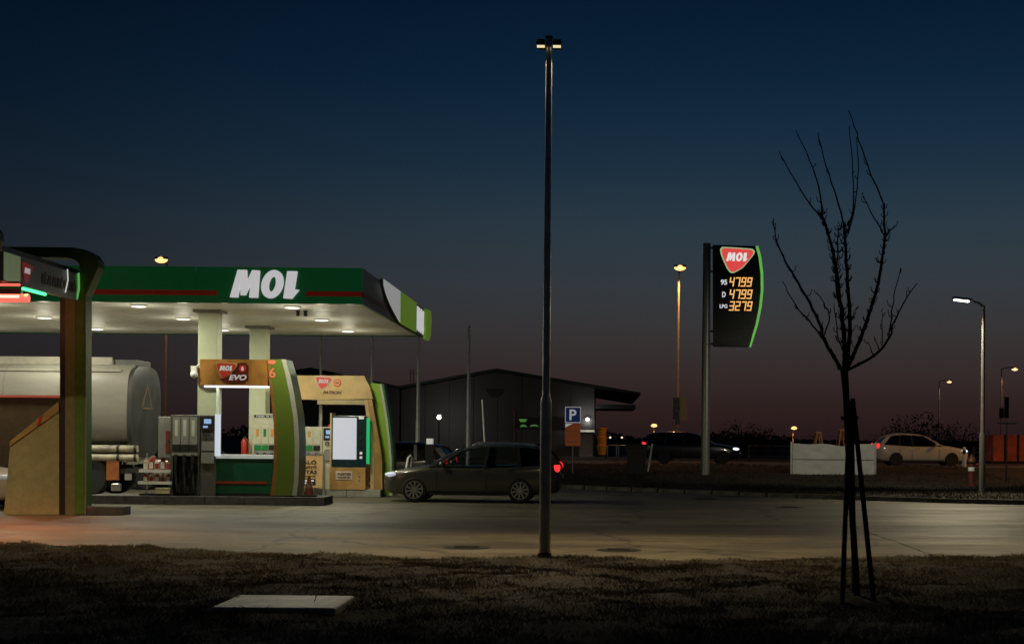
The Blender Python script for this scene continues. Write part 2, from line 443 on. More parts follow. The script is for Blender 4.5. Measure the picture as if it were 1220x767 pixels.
CL = []
for _ in range(900):
    y = rnd.uniform(10.6, 20.8); x = rnd.uniform(-.45, .33) * y
    if y < interp(NEAR, x) - .05: CL.append((x, y, rnd.uniform(.05, .22), rnd.uniform(.6, 1.2)))
for _ in range(50): CL.append((-0.74 + rnd.gauss(0, .25), 18.98 + rnd.gauss(0, .12), .08, rnd.uniform(.6, 1.0)))
def p_tuft():
    x, y, r, hh = CL[rnd.randrange(len(CL))]
    x += rnd.gauss(0, r); y += rnd.gauss(0, r)
    if y > interp(NEAR, x) + .02 or (-3.46 < x < -2.40 and 12.84 < y < 13.76): return None
    return x, y, lawn_z(x, y) - .01, hh
blades(60000, p_tuft, 0.022, 0.062, 0.0014, 'lawn_tufts', 'longer dry grass tufts scattered over the dark foreground', M_GRASS)

# verge beyond the drive, rising to the public road
def verge_z(x, y, y0):
    return 0.10 + (gz(y) + 0.02 - 0.10 if y > 57.5 else 0) * smooth01((y - 57.5) / 5) + 0.03 * vnoise(x * .7, y * .6) * smooth01((y - y0) / 2) + 0.22 * smooth01((y - 50) / 9) * (1 - smooth01((y - 60) / 2.6))
v = MB(); NX, NY = 90, 34
def verge_left(y): return min(-2.02 + max(0, 50.5 - y) * 0.0, -2.02)
for i in range(NX + 1):
    x = -1.98 + 62 * (i / NX) ** 1.35
    yk = [y for (xx, y) in KERB]
    y0 = interp([p for p in KERB if p[1] < 49.6], x) + 0.14
    for j in range(NY + 1):
        y = y0 + (62.7 - y0) * j / NY; v.v.append((x, y, verge_z(x, y, y0)))
for i in range(NX):
    for j in range(NY): a = i * (NY + 1) + j; v.f.append((a, a + 1, a + NY + 2, a + NY + 1))
struct(v.build('verge', M_SOIL, smooth=60))
def p_verge():
    x = rnd.uniform(-1.9, 16); y0 = interp([p for p in KERB if p[1] < 49.6], x) + 0.16
    y = y0 + (62.5 - y0) * rnd.random() ** 1.2
    if abs(x) > 0.36 * y: return None
    n = vnoise(x * 0.9, y * 0.8)
    if n < -0.3 and rnd.random() < 0.6: return None
    return x, y, verge_z(x, y, y0) - 0.01, 0.7 + 0.5 * max(0, n)
blades(42000, p_verge, 0.05, 0.13, 0.008, 'verge_grass', 'rough dry grass on the verge beyond the drive', M_VGRASS)

# kerb stones along the verge
kb = MB().box(-0.05, 0.05, -0.02, 0.02, -0.02, 0.0)
kerb = struct(thing('kerb', 'low concrete kerb', 'kerb')); del kerb['category']
ks = MB().box(-0.485, 0.485, -0.075, 0.075, -0.05, 0.125)
kme = ks.mesh('kerb_stone'); kme.materials.append(M_KERB)
pts = []; acc = 0.0
for (a, b) in zip(KERB, KERB[1:]):
    d = math.hypot(b[0] - a[0], b[1] - a[1]); n = max(1, int(d / 0.05))
    for i in range(n): pts.append((a[0] + (b[0] - a[0]) * i / n, a[1] + (b[1] - a[1]) * i / n))
last = None; i = 0
while i + 20 < len(pts) and pts[i][0] < 17:
    p, q = pts[i], pts[i + 20]
    o = bpy.data.objects.new('kerb_stone', kme); COL.objects.link(o); o.parent = kerb
    o.location = ((p[0] + q[0]) / 2, (p[1] + q[1]) / 2, rnd.uniform(-0.008, 0.006))
    o.rotation_euler = (rnd.gauss(0, 0.01), 0, math.atan2(q[1] - p[1], q[0] - p[0]))
    b = o.modifiers.new('bevel', 'BEVEL'); b.width = 0.015; b.segments = 2
    i += 20
# public road
M_ROAD = pm('road_asphalt', (0.09, 0.085, 0.075), 0.7, var=0.3, scale=0.8, bump=0.3, bscale=20)
struct(MB().box(-70, 160, 63.0, 73.0, 0.30, 0.515).build('road', M_ROAD))
m = MB()
for s in range(-20, 40): m.box(s * 4.0, s * 4.0 + 2.0, 67.9, 68.05, 0.50, 0.519)
m.box(-70, 160, 63.25, 63.4, 0.50, 0.519)
struct(m.build('road_marking', pm('road_paint', (0.6, 0.58, 0.5), 0.7, var=0.2, scale=4)))

# manhole covers, drain, slab
M_IRON = pm('cast_iron', (0.035, 0.033, 0.03), 0.6, 0.4, var=0.3, scale=10, bump=0.4)
for px, py, rad, lab in ((737, 655, 0.33, 'round iron manhole cover in the drive just right of the tall lamp post'),
                         (556, 652, 0.36, 'round iron manhole cover in the drive left of the tall lamp post'),
                         (840, 594, 0.42, 'dark round cover set in the drive beside the far kerb'),
                         (940, 604, 0.36, 'dark manhole cover in the drive left of the young tree')):
    p = gnd(px, py); t = thing('manhole_cover', lab, 'manhole cover', (p.x, p.y, 0), group='manhole covers in the drive')
    MB().lathe([(rad, -0.02), (rad, 0.006), (rad - 0.05, 0.007), (rad - 0.055, 0.003)], seg=32).build('rim', M_IRON, t)
    c = MB().lathe([(rad - 0.065, -0.02), (rad - 0.065, 0.008)], seg=32)
    for q in range(-2, 3): c.box(-rad * .5, rad * .5, q * rad * .25 - .015, q * rad * .25 + .015, 0.006, 0.013)
    c.build('lid', M_IRON, t)
M_SLAB = pm('pale_concrete', (0.42, 0.41, 0.32), 0.46, var=0.45, scale=4, bump=0.1)
for (pa, pb) in (((1012, 626), (1118, 663)), ((438, 613), (522, 598)), ((560, 640), (905, 647)), ((160, 629), (330, 636))):
    a_, b__ = gnd(*pa), gnd(*pb); m = MB(); n = 14; prev = None; L = []
    nd = Vector((-(b__.y - a_.y), b__.x - a_.x, 0)).normalized()
    for i in range(n + 1):
        c_ = a_.lerp(b__, i / n) + nd * rnd.uniform(-.03, .03); w = rnd.uniform(.006, .013) * max(1, c_.y / 24); L.append((c_ + nd * w, c_ - nd * w))
    for (p0, p1), (q0, q1) in zip(L, L[1:]): m.quad((p0.x, p0.y, .004), (p1.x, p1.y, .004), (q1.x, q1.y, .004), (q0.x, q0.y, .004))
    struct(m.build('tar_seam', pm('tar', (0.05, 0.045, 0.034), 0.95, var=.3, spec=0.1)))
t = thing('concrete_slab', 'pale square concrete slab lying in the dark foreground grass', 'slab', (-2.93, 13.3, 0.0))
MB().box(-0.56, 0.56, -0.5, 0.5, -0.05, 0.105).build('slab_block', M_SLAB, t, bevel=0.015)
MB().tube([(0.28, -0.05, 0.106), (0.30, -0.06, 0.16), (0.27, -0.04, 0.20)], 0.004, 5).build('twig', M_GRASS, t)

# ------------------------------------------------------------------ filling-station canopy
M_GREEN = pm('fascia_green', (0.008, 0.070, 0.020), 0.22, var=0.08, emit=(0.004, 0.070, 0.018), estr=0.30)
M_FRED = pm('fascia_red', (0.20, 0.02, 0.012), 0.35, var=0.08, emit=(0.12, 0.006, 0.003), estr=0.30)
M_SOFFIT = pm('soffit_panel', (0.80, 0.79, 0.73), 0.5, var=0.02, scale=1.2)
M_LETTER = em('backlit_letter', (0.52, 0.51, 0.52, 1), 0.9)
M_LAMPGLASS = em('lamp_glass', (1.0, 0.95, 0.8, 1), 2.2)
M_LIME = pm('lime_panel', (0.20, 0.36, 0.03), 0.4, var=0.08, emit=(0.16, 0.30, 0.02), estr=0.35)
M_SIGNWHITE = pm('sign_white', (0.72, 0.72, 0.70), 0.4, var=0.05, emit=(0.5, 0.5, 0.5), estr=0.45)
ZS, ZF = 4.64, 5.42
X0, X1, Y0, Y1 = -24.0, -5.42, 31.95, 42.2
can = thing('station_canopy', 'large flat filling-station canopy with green fascia and white lettering', 'canopy', (-9.4, 37, 0))
bw = dict(world=True)
for i in range(12):   # soffit boards
    a = Y0 + 0.05 + (Y1 - Y0 - 0.1) * i / 12; b = Y0 + 0.05 + (Y1 - Y0 - 0.1) * (i + 1) / 12
    MB().box(X0 + 0.05, X1 - 0.05, a + 0.008, b - 0.008, ZS, ZS + 0.05).build('soffit_board', M_SOFFIT, can, world=True)
MB().box(X0 + 0.1, X1 - 0.1, Y0 + 0.1, Y1 - 0.1, ZS + 0.06, ZF - 0.1).build('roof_slab', pm('roof_sheet', (0.12, 0.12, 0.12), 0.7), can, world=True)
xs = [-24, -19.9, -16.3, -12.7, -9.1, -5.354]
for a, b in zip(xs, xs[1:]):
    fp = MB().box(a + 0.010, b - 0.010, Y0 - 0.06 - rnd.uniform(0, .006), Y0, ZS - 0.03, ZF).build('fascia_panel', M_GREEN, can, world=True)
# red line, interrupted behind the lettering
for a, b in ((-24, -8.62), (-6.62, X1 + 0.06)):
    MB().box(a, b, Y0 - 0.075, Y0 - 0.061, ZS + 0.14, ZS + 0.25).build('red_stripe', M_FRED, can, world=True)
MB().box(X1, X1 + 0.06, Y0 + 0.004, Y1, ZS - 0.03, ZF).build('end_fascia', pm('end_fascia_green', (0.34, 0.39, 0.35), 0.4, var=0.08), can, world=True)
MB().box(X1 + 0.06, X1 + 0.075, Y0 - 0.06, 38.2, ZS + 0.14, ZS + 0.25).build('red_stripe', pm('end_stripe', (0.22, 0.03, 0.025), 0.4), can, world=True)
MB().box(X0, X1 - 0.01, Y1, Y1 + 0.06, ZS - 0.03, ZF).build('back_fascia', pm('back_green', (0.006, 0.075, 0.03), 0.4), can, world=True)
for q, L in zip('MOL', mol_letters(1.54, 0.10)):
    c = at(316, 339, Y0 - 0.07); move(L, c.x, Y0 - 0.075, c.z).build('letter', M_LETTER, can, world=True)
# leaf-shaped end sign
def ysec(ya, yb, n=10):
    lo = lambda y: max(ZS - 0.03, 5.42 - 1.05 * max(0, (y - 34.2)) ** 0.55 * 0.42) if y < 38.6 else ZS - 0.03
    ys_ = [ya + (yb - ya) * i / n for i in range(n + 1)]
    return [(y, ZF + 0.02) for y in ys_] + [(y, lo(y)) for y in reversed(ys_)]
MB().prism(ysec(34.2, 43.5), X1 + 0.08, X1 + 0.16, 'x').build('end_sign_board', pm('sign_dark', (0.02, 0.03, 0.02), 0.4), can, world=True)
MB().prism(ysec(34.28, 37.1), X1 + 0.161, X1 + 0.18, 'x').build('end_sign_white', M_SIGNWHITE, can, world=True)
MB().prism(ysec(37.1, 40.35), X1 + 0.161, X1 + 0.185, 'x').build('end_sign_lime', M_LIME, can, world=True)
MB().prism([(42.15, ZF + 0.02), (43.3, ZF + 0.06), (43.5, 5.2), (43.3, 4.75), (42.9, 4.55), (42.0, 4.55)], X1 + 0.161, X1 + 0.24, 'x').build('end_sign_lime', M_LIME, can, world=True)
for L in mol_letters(1.75, 0.02):
    L.xf(lambda p: (X1 + 0.163 - p.y, 41.25 + p.x, 5.02 + p.z)).build('letter', M_LETTER, can, world=True)
# columns
M_COLUMN = pm('column_paint', (0.52, 0.56, 0.40), 0.45, var=0.07, scale=2)
for (x, y, lab) in ((-9.4, 34.2, 'front pale green square canopy column behind the orange pump gantry'), (-9.38, 39.1, 'rear pale square canopy column, second behind the orange gantry'),
                    (-17.2, 34.2, 'pale canopy column hidden behind the tanker at far left')):
    if x < -15: continue
    c = thing('canopy_column', lab, 'column', (x, y, 0), group='canopy columns')
    MB().box(-0.23, 0.23, -0.23, 0.23, 0, ZS - 0.06).build('shaft', M_COLUMN, c, bevel=0.02)
    MB().box(-0.33, 0.33, -0.33, 0.33, ZS - 0.06, ZS - 0.002).build('head_plate', pm('column_cap', (0.2, 0.2, 0.17), 0.5), c)
    MB().box(-0.25, 0.25, -0.25, 0.25, 0.2, 0.55).build('base_plate', pm('column_base', (0.2, 0.2, 0.18), 0.5), c)
# downlights
k = 0
for yy, row in ((32.9, 'front'), (36.4, 'middle'), (40.2, 'back')):
    for xx, pos in ((-7.15, 'nearest the canopy end'), (-10.7, 'second from the canopy end'), (-14.25, 'third from the canopy end'), (-17.8, 'fourth from the canopy end')):
        d = thing('canopy_downlight', f'round white downlight in the {row} row under the canopy, {pos}', 'downlight', (xx, yy, ZS), group='canopy downlights')
        MB().lathe([(0.20, -0.001), (0.20, -0.03), (0.16, -0.035)], seg=20).build('bezel', M_WHITE, d, smooth=40)
        MB().lathe([(0.165, -0.034), (0.15, -0.045), (0.09, -0.052), (0.02, -0.054)], seg=20).build('lens', M_LAMPGLASS, d, smooth=50)
        light('downlight_light', 'AREA', d, (0, 0, -0.07), P_CANOPY, C_CANOPY, size=(0.24, 0.24))
        light('soffit_fill', 'POINT', d, (0, 0, -0.55), P_SOFFIT_FILL, C_CANOPY, 0.14)  # added fill lamp hung below the fixture to brighten the soffit
# cctv under the soffit and on the column
for px, py, Y, lab in ((355, 372, 34.0, 'small dark camera under the canopy soffit, left of its twin'), (364, 376, 34.0, 'small dark camera under the canopy soffit, right of its twin')):
    p = at(px, py, Y); c = thing('soffit_camera', lab, 'camera', (p.x, p.y, ZS), group='cameras under the soffit')
    MB().lathe([(0.05, -0.001), (0.05, -0.04), (0.02, -0.05)], seg=14).build('mount', M_BLACK, c)
    MB().ell((0, 0, -0.09), 0.05, 0.05, 0.05).build('dome', M_BLACK, c, smooth=60)
p = at(235, 436, 33.9); c = thing('wall_camera', 'white camera on a bracket beside the orange gantry', 'camera', (p.x, p.y, p.z))
MB().box(-0.13, 0.0, -0.09, 0.09, -0.16, 0.0).ell((-0.06, -0.05, -0.2), 0.09, 0.09, 0.09).build('housing', M_WHITE, c, smooth=50)
MB().tube([(0.0, 0, 0.0), (0.06, 0, 0.05), (0.16, 0.06, 0.05), (0.16, 0.16, 0.05)], 0.025).build('bracket', M_WHITE, c)

# ------------------------------------------------------------------ pump islands
def island(x0, x1, yc, lab, mat):
    t = thing('pump_island', lab, 'island', ((x0 + x1) / 2, yc, 0))
    hw = 0.55; n = 10
    pts = [(x1 - hw * .35, -hw), (x1, -hw * .6), (x1, hw * .6), (x1 - hw * .35, hw), (x0 + hw * .35, hw), (x0, hw * .6), (x0, -hw * .6), (x0 + hw * .35, -hw)]
    cx = (x0 + x1) / 2
    L = x1 - x0; n = int(round(L / 1.0))
    for i in range(n):
        a = x0 + L * i / n + 0.004 - cx; b = x0 + L * (i + 1) / n - 0.004 - cx
        MB().box(a, b, -hw, -hw + 0.16, 0, 0.20).build('edge_stone', mat, t, bevel=0.012)
        MB().box(a, b, hw - 0.16, hw, 0, 0.20).build('edge_stone', mat, t, bevel=0.012)
    MB().box(x0 - cx + 0.01, x1 - cx - 0.01, -hw + 0.163, hw - 0.163, 0, 0.197).build('island_top', mat, t)
    return t
island(-12.2, -6.52, 34.25, 'low dark concrete island under the front pump gantry', M_DKERB)
island(-11.5, -5.95, 39.15, 'low pale concrete island under the rear pump gantry', pm('pale_island', (0.33, 0.32, 0.27), 0.85, var=0.2, bump=0.3))

M_GREY = pm('pump_grey', (0.11, 0.11, 0.10), 0.45, 0.2, var=0.1)
M_LGREY = pm('pump_light_grey', (0.27, 0.27, 0.25), 0.45, 0.1, var=0.1)
M_CREAM = pm('pump_cream', (0.55, 0.55, 0.42), 0.45, var=0.08)
M_SCREEN = em('pump_screen', (0.25, 0.4, 0.65, 1), 0.9)
M_DARK = pm('dark_panel', (0.02, 0.022, 0.024), 0.3, var=0.1)
M_REDP = pm('red_plastic', (0.45, 0.03, 0.02), 0.4, var=0.1)
M_BR0 = pm('label_red', (0.22, 0.03, 0.02), 0.5, var=0.2)
M_TAGG = pm('green_tag', (0.02, 0.22, 0.05), 0.4, var=0.1)
M_TAGO = pm('orange_tag', (0.60, 0.30, 0.07), 0.4, var=0.1)
M_TAGW = pm('pale_tag', (0.55, 0.58, 0.48), 0.4, var=0.06)
def dispenser(lab, x, y, z, body, cols, header=False, w=1.06, h=1.92):
    t = thing('fuel_dispenser', lab, 'fuel pump', (x, y, z), group='fuel pumps')
    d = 0.30; wl = w * 0.66; x0 = -w / 2
    b = MB().box(x0, x0 + wl, -d, d, 0.94, h).box(x0, x0 + 0.07, -d, d, 0, 0.94).box(x0 + wl - 0.05, x0 + wl, -d, d, 0, 0.94).box(x0 + 0.07, x0 + wl - 0.05, 0.05, d, 0, 0.94)
    b.build('hose_cabinet', body, t, bevel=0.008)
    MB().box(x0 + wl + 0.006, w / 2, -d + 0.02, d - 0.02, 0, h).build('pay_cabinet', body, t, bevel=0.008)
    MB().box(x0 + 0.071, x0 + wl - 0.051, -0.02, 0.049, 0.02, 0.93).build('hose_recess', M_DARK, t)
    cw = (wl - 0.10) / 3
    for i, cm in enumerate(cols):
        a = x0 + 0.06 + i * cw
        p = MB().box(a, a + cw - 0.02, -d - 0.015, -d, 1.22, h - 0.05).build('grade_panel', M_LGREY if body == M_GREY else M_CREAM, t)
        MB().box(a + cw * .25, a + cw * .62, -d - 0.02, -d - 0.0155, 1.42, h - 0.12).build('grade_label', cm, p)
        MB().box(a, a + cw - 0.02, -d - 0.02, -d, 1.05, 1.19).build('grade_button', (M_TAGG if i < 2 else M_BLACK) if body != M_GREY else M_DARK, t)
        # nozzle in its boot, hose hanging below
        xc = a + cw / 2 - 0.01
        nz = MB().box(xc - 0.035, xc + 0.035, -d - 0.10, -d + 0.1, 0.78, 0.98).tube([(xc, -d - 0.06, 0.80), (xc, -d - 0.08, 0.62), (xc, -d - 0.02, 0.50)], 0.03)
        nz.build('nozzle', M_DARK, t, bevel=0.008)
        MB().tube([(xc, -d - 0.02, 0.55), (xc + 0.02, -d - 0.06, 0.30), (xc + 0.05, -d - 0.05, 0.10), (xc + 0.085, -d - 0.03, 0.09), (xc + 0.09, -d + 0.02, 0.35), (xc + 0.08, -d + 0.12, 1.0)], 0.028, 8).build('hose', M_RUBBER, t, smooth=60)
    MB().box(x0 + 0.05, x0 + wl - 0.05, -d - 0.03, -d, 0.955, 1.03).build('grip_bar', M_LGREY, t)
    xa = x0 + wl + 0.03; xb = w / 2 - 0.02
    s = MB().box(xa, xb, -d - 0.0, -d + 0.019, h - 0.36, h - 0.03).build('screen_bezel', M_DARK, t)
    MB().box(xa + 0.07, xb - 0.07, -d - 0.006, -d - 0.001, h - 0.20, h - 0.09).build('screen', M_SCREEN, s)
    MB().box(xa + 0.05, xb - 0.15, -d - 0.006, -d - 0.001, h - 0.30, h - 0.25).build('screen', M_SCREEN, s)
    MB().box(xa + 0.02, xb, -d - 0.01, -d + 0.019, 1.08, h - 0.62).build('payment_panel', M_LGREY, t)
    for q in range(6):
        MB().box(xa + 0.05 + 0.06 * (q % 3), xa + 0.09 + 0.06 * (q % 3), -d - 0.02, -d - 0.011, h - 0.50 + 0.06 * (q // 3), h - 0.46 + 0.06 * (q // 3)).build('key', M_DARK, t)
    MB().box(xa + 0.02, xb, -d - 0.03, -d + 0.019, 0.78, 1.04).build('receipt_box', M_LGREY, t)
    MB().box(xa + 0.08, xa + 0.16, -0.05, 0.05, h, h + 0.07).box(xa + 0.18, xa + 0.26, -0.05, 0.05, h, h + 0.07).build('number_beacon', M_REDP, t)
    if header:
        hs = MB().box(x0, x0 + wl, -d + .05, d - .05, h + .002, h + 0.30).build('header_sign', M_CREAM, t, bevel=0.01)
        MB().box(x0 + .04, x0 + wl - .04, -d + .04, -d + .049, h + .19, h + .26).build('header_strip', M_DARK, hs)
        move(text_mb('DIESEL 95 100', width=.5, height=.045), x0 + wl / 2, -d + .039, h + .225).build('header_lettering', M_SIGNWHITE, hs)
    return t
dp = dispenser('dark grey fuel pump with black hoses at the front island', at(231, 590, 33.95).x, 34.1, 0.2, M_GREY, (M_TAGW, M_TAGW, M_TAGW))
MB().box(-0.84, -0.545, -0.22, 0.25, 0.9, 1.88).build('side_cabinet', M_LGREY, dp, bevel=0.01)
for zz in (1.02, 1.3): MB().box(-0.66, -0.56, -0.235, -0.221, zz, zz + .24).build('red_label', M_BR0, dp)
MB().box(0.53, 0.64, -0.31, -0.20, 0.95, 1.95).build('light_strip', em('pump_light', (0.62, 0.68, 0.78, 1), 0.8), dp)
dispenser('pale fuel pump with tall header seen through the orange gantry', at(322, 590, 38.7).x, 39.1, 0.2, M_CREAM, (M_TAGO, M_TAGG, M_TAGO), header=True, h=1.75)
dispenser('pale fuel pump behind the small orange notice board', at(373, 590, 38.7).x + 0.05, 39.1, 0.2, M_CREAM, (M_TAGG, M_TAGO, M_TAGW), h=1.70)

# --- front gantry (orange beam, green curved leg)
M_COPPER = pm('copper_panel', (0.34, 0.16, 0.035), 0.4, 0.15, var=0.35, scale=1.4, stretch=(1, 1, 0.6))
M_LEGGREEN = pm('leg_green', (0.10, 0.155, 0.018), 0.38, var=0.07, scale=1.5)
M_LEGPALE = pm('leg_pale', (0.34, 0.34, 0.29), 0.4, var=0.06)
M_LEGSIDE = pm('leg_side', (0.035, 0.075, 0.035), 0.35, var=0.2)
M_LEGOR = pm('leg_orange', (0.26, 0.11, 0.03), 0.4, var=0.15)
M_TUBE = em('gantry_tube', (0.75, 0.75, 0.85, 1), 1.6)
M_SIGNRED = pm('sign_red', (0.28, 0.02, 0.012), 0.35, var=0.06, emit=(0.2, 0.012, 0.008), estr=0.35)
M_DKRED = pm('sign_dark_red', (0.07, 0.008, 0.008), 0.35, var=0.1)
M_PRINT = em('sign_print', (0.55, 0.52, 0.50, 1), 0.55)
GY = 33.85; S = F_PX / GY
def P2(pts, Y): return [(at(px, py, Y).x, at(px, py, Y).z) for px, py in pts]
ga = thing('pump_gantry', 'orange-topped pump gantry with a green curved leg at the front island', 'gantry', (-8.4, 34.25, 0.2))
inner = [(318, 428), (320, 450), (323, 475), (326, 505), (326.5, 530), (326, 555), (324, 575), (322, 590)]
oredge = [(321, 428), (323.5, 450), (326.5, 475), (329.5, 505), (330.3, 530), (330, 555), (328.5, 575), (327, 590)]
green_r = [(335.5, 428), (340, 446), (345, 470), (349.5, 498), (351, 525), (351, 555), (350, 575), (348, 590)]
pale_r = [(340, 428), (345.5, 446), (350.5, 470), (354.8, 498), (356.5, 525), (356.3, 555), (355.3, 575), (353.5, 590)]
def strip(a, b, Yf, Yb): 
    A = P2(a, Yf); B = P2(b, Yf); return MB().prism(A + list(reversed(B)), Yf, Yb)
strip(inner, pale_r, GY + 0.02, GY + 0.80).build('leg_core', M_LEGSIDE, ga, world=True)
strip(oredge, green_r, GY, GY + 0.019).build('leg_panel', M_LEGGREEN, ga, world=True)
strip(inner, oredge, GY, GY + 0.019).build('leg_trim', M_LEGOR, ga, world=True)
strip(green_r, pale_r, GY - 0.004, GY + 0.019).build('leg_trim', M_LEGPALE, ga, world=True)
bx0 = at(238, 440, GY).x; bx1 = at(319, 440, GY).x; bz1 = at(280, 428, GY).z; bz0 = at(280, 459, GY).z
MB().box(bx0, bx1, GY + 0.02, GY + 0.80, bz0, bz1).build('beam', M_COPPER, ga, world=True)
MB().box(bx0 + 0.08, bx1 - 0.02, GY + 0.10, GY + 0.30, bz0 - 0.045, bz0 - 0.002).build('tube_light', M_TUBE, ga, world=True)
light('gantry_light', 'AREA', ga, (bx0 / 2 + bx1 / 2 + 8.4 + .1, GY + 0.2 - 34.25, bz0 - 0.26), 6, (0.95, 0.95, 1.0), size=(1.5, 0.15))
c = at(276, 437, GY)
lg = MB().prism(P2([(262, 452), (268, 456), (292, 456), (296, 452), (296, 436), (292, 432), (284, 432)], GY), GY + 0.0, GY + 0.018).build('logo_plate', M_DKRED, ga, world=True)
pl = at(270, 441, GY)
logo(ga, pl.x + 8.4, GY - 34.25, pl.z - 0.2, 0.46, M_SIGNRED, M_PRINT, pm('rim_copper', (0.4, 0.28, 0.12), 0.4))
t_ = at(283, 449.5, GY - 0.02)
move(text_mb('EVO', width=0.42, height=0.13, shear=0.25, bold=0.03), t_.x, GY - 0.001, t_.z).build('lettering', M_PRINT, ga, world=True)
t_ = at(289, 439, GY); MB().lathe([(0.085, 0), (0.085, -0.012)], (t_.x, GY, t_.z), axis='y').build('logo_disc', M_SIGNRED, ga, world=True)
MB().prism([(t_.x - .02, t_.z - .05), (t_.x + .02, t_.z - .05), (t_.x + .03, t_.z), (t_.x + .0, t_.z + .06), (t_.x - .03, t_.z)], GY - .02, GY - .0125).build('logo_drop', M_PRINT, ga, world=True)
t_ = at(324.5, 444, GY); move(text_mb('6', height=0.24, bold=0.02), t_.x, GY - 0.001, t_.z).build('numeral', em('number_orange', (0.85, 0.22, 0.10, 1), 0.6), ga, world=True)
t_ = at(324, 431.5, GY); MB().prism([(t_.x - .09, t_.z - .03), (t_.x + .04, t_.z - .05), (t_.x + .10, t_.z + .0), (t_.x + .07, t_.z + .05), (t_.x - .09, t_.z + .05)], GY - .01, GY - .001).build('numeral_badge', em('number_orange', (0.85, 0.22, 0.10, 1), 0.6), ga, world=True)
gx0 = at(236, 560, GY).x; gx1 = at(325, 560, GY).x
MB().box(gx0, gx1, GY + 0.10, GY + 0.62, 0.2, at(280, 546, GY).z).build('low_panel', pm('panel_green', (0.004, 0.085, 0.038), 0.35, var=0.08), ga, world=True)
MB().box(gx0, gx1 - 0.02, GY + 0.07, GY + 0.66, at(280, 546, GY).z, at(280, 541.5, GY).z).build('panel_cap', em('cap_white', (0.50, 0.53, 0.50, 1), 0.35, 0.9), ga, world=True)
MB().box(gx0 + 0.1, gx1 - 0.16, GY + 0.085, GY + 0.099, at(280, 576, GY).z, at(280, 573.5, GY).z).build('red_stripe', M_FRED, ga, world=True)
MB().box(gx0 + 0.02, gx1 + 0.5, GY + 0.05, GY + 0.75, 0.2, 0.27).build('plinth', M_BLACK, ga, world=True)

# --- rear gantry (cream beam and orange-cream leg, lime outer fin)
HY = 38.75
M_GOLD = pm('gold_panel', (0.60, 0.42, 0.19), 0.4, 0.0, var=0.22, scale=1.2)
M_GOLD2 = pm('gold_leg', (0.50, 0.29, 0.10), 0.4, 0.0, var=0.25, scale=1.6)
gb = thing('pump_gantry', 'cream-topped pump gantry with a lime green fin at the rear island', 'gantry', (-7.4, 39.15, 0.2))
xa = at(338, 460, HY).x; xb = at(425, 460, HY).x; z1 = at(400, 447.5, HY).z; z0 = at(400, 477, HY).z
MB().prism(P2([(338, 447), (434, 447.5), (441, 462), (444, 475), (380, 476), (338, 475)], HY), HY, HY + 0.75).build('beam', M_GOLD, gb, world=True)
MB().box(at(378, 470, HY).x, at(437, 470, HY).x, HY + 0.01, HY + 0.7, at(400, 481.5, HY).z, at(400, 476.2, HY).z).build('beam_underside', pm('gold_edge', (0.45, 0.36, 0.2), 0.4), gb, world=True)
li = [(441, 476), (444, 500), (446, 525), (446.5, 550), (446, 583)]; lo_ = [(443, 476), (447, 499), (452, 525), (455, 548), (455.5, 583)]
li2 = [(434, 476), (437, 500), (440, 525), (441, 553), (441, 583)]
strip(li2, lo_, HY + 0.02, HY + 0.72).build('leg_core', M_GOLD2, gb, world=True)
strip(li2, [(438, 476), (441.5, 500), (444.5, 525), (446, 553), (446, 583)], HY, HY + 0.019).build('leg_trim', M_GOLD, gb, world=True)
fi = [(442, 456), (446, 478), (449.5, 499), (453.5, 525), (456, 548), (457, 590)]; fg = [(452, 457), (455.5, 478), (459, 499), (462, 525), (464, 548), (464.5, 590)]
fo2 = [(454.5, 457), (458.3, 478), (461.8, 499), (464.8, 525), (466.8, 548), (467.3, 590)]
FY = 39.05
strip(fi, fg, FY, FY + 0.3).build('fin_panel', pm('fin_lime', (0.30, 0.52, 0.045), 0.4, var=0.07), gb, world=True)
strip(fg, fo2, FY - 0.004, FY + 0.3).build('fin_trim', pm('fin_pale', (0.6, 0.62, 0.5), 0.4), gb, world=True)
strip(fo2, [(p[0] + 2.5, p[1]) for p in fo2], FY + 0.01, FY + 0.5).build('fin_side', pm('fin_green', (0.02, 0.14, 0.04), 0.4), gb, world=True)
MB().box(at(378, 500, HY).x, at(381, 500, HY).x, HY + 0.3, HY + 0.4, 0.2, z0).build('rear_post', M_LGREY, gb, world=True)
pl = at(386, 456, HY); logo(gb, pl.x + 7.4, HY - 39.15, pl.z - 0.2, 0.42, em('logo_red_lit', (0.75, 0.09, 0.05, 1), 0.35, 0.5), M_PRINT)
t_ = at(402, 456, HY); MB().lathe([(0.105, 0), (0.105, -0.015)], (t_.x, HY, t_.z), axis='y').build('logo_disc', em('logo_red_lit', (0.75, 0.09, 0.05, 1), 0.35, 0.5), gb, world=True)
MB().lathe([(0.075, 0), (0.075, -0.005)], (t_.x, HY - .016, t_.z), axis='y').build('logo_disc', M_GOLD, gb, world=True)
move(text_mb('EX', width=0.09, bold=0.03), t_.x, HY - 0.022, t_.z).build('lettering', M_SIGNRED, gb, world=True)
t_ = at(396, 467.5, HY); move(text_mb('PATRON', width=0.5, height=0.085, shear=0.25, bold=0.03), t_.x, HY - 0.001, t_.z).build('lettering', pm('print_dark', (0.10, 0.03, 0.02), 0.5), gb, world=True)

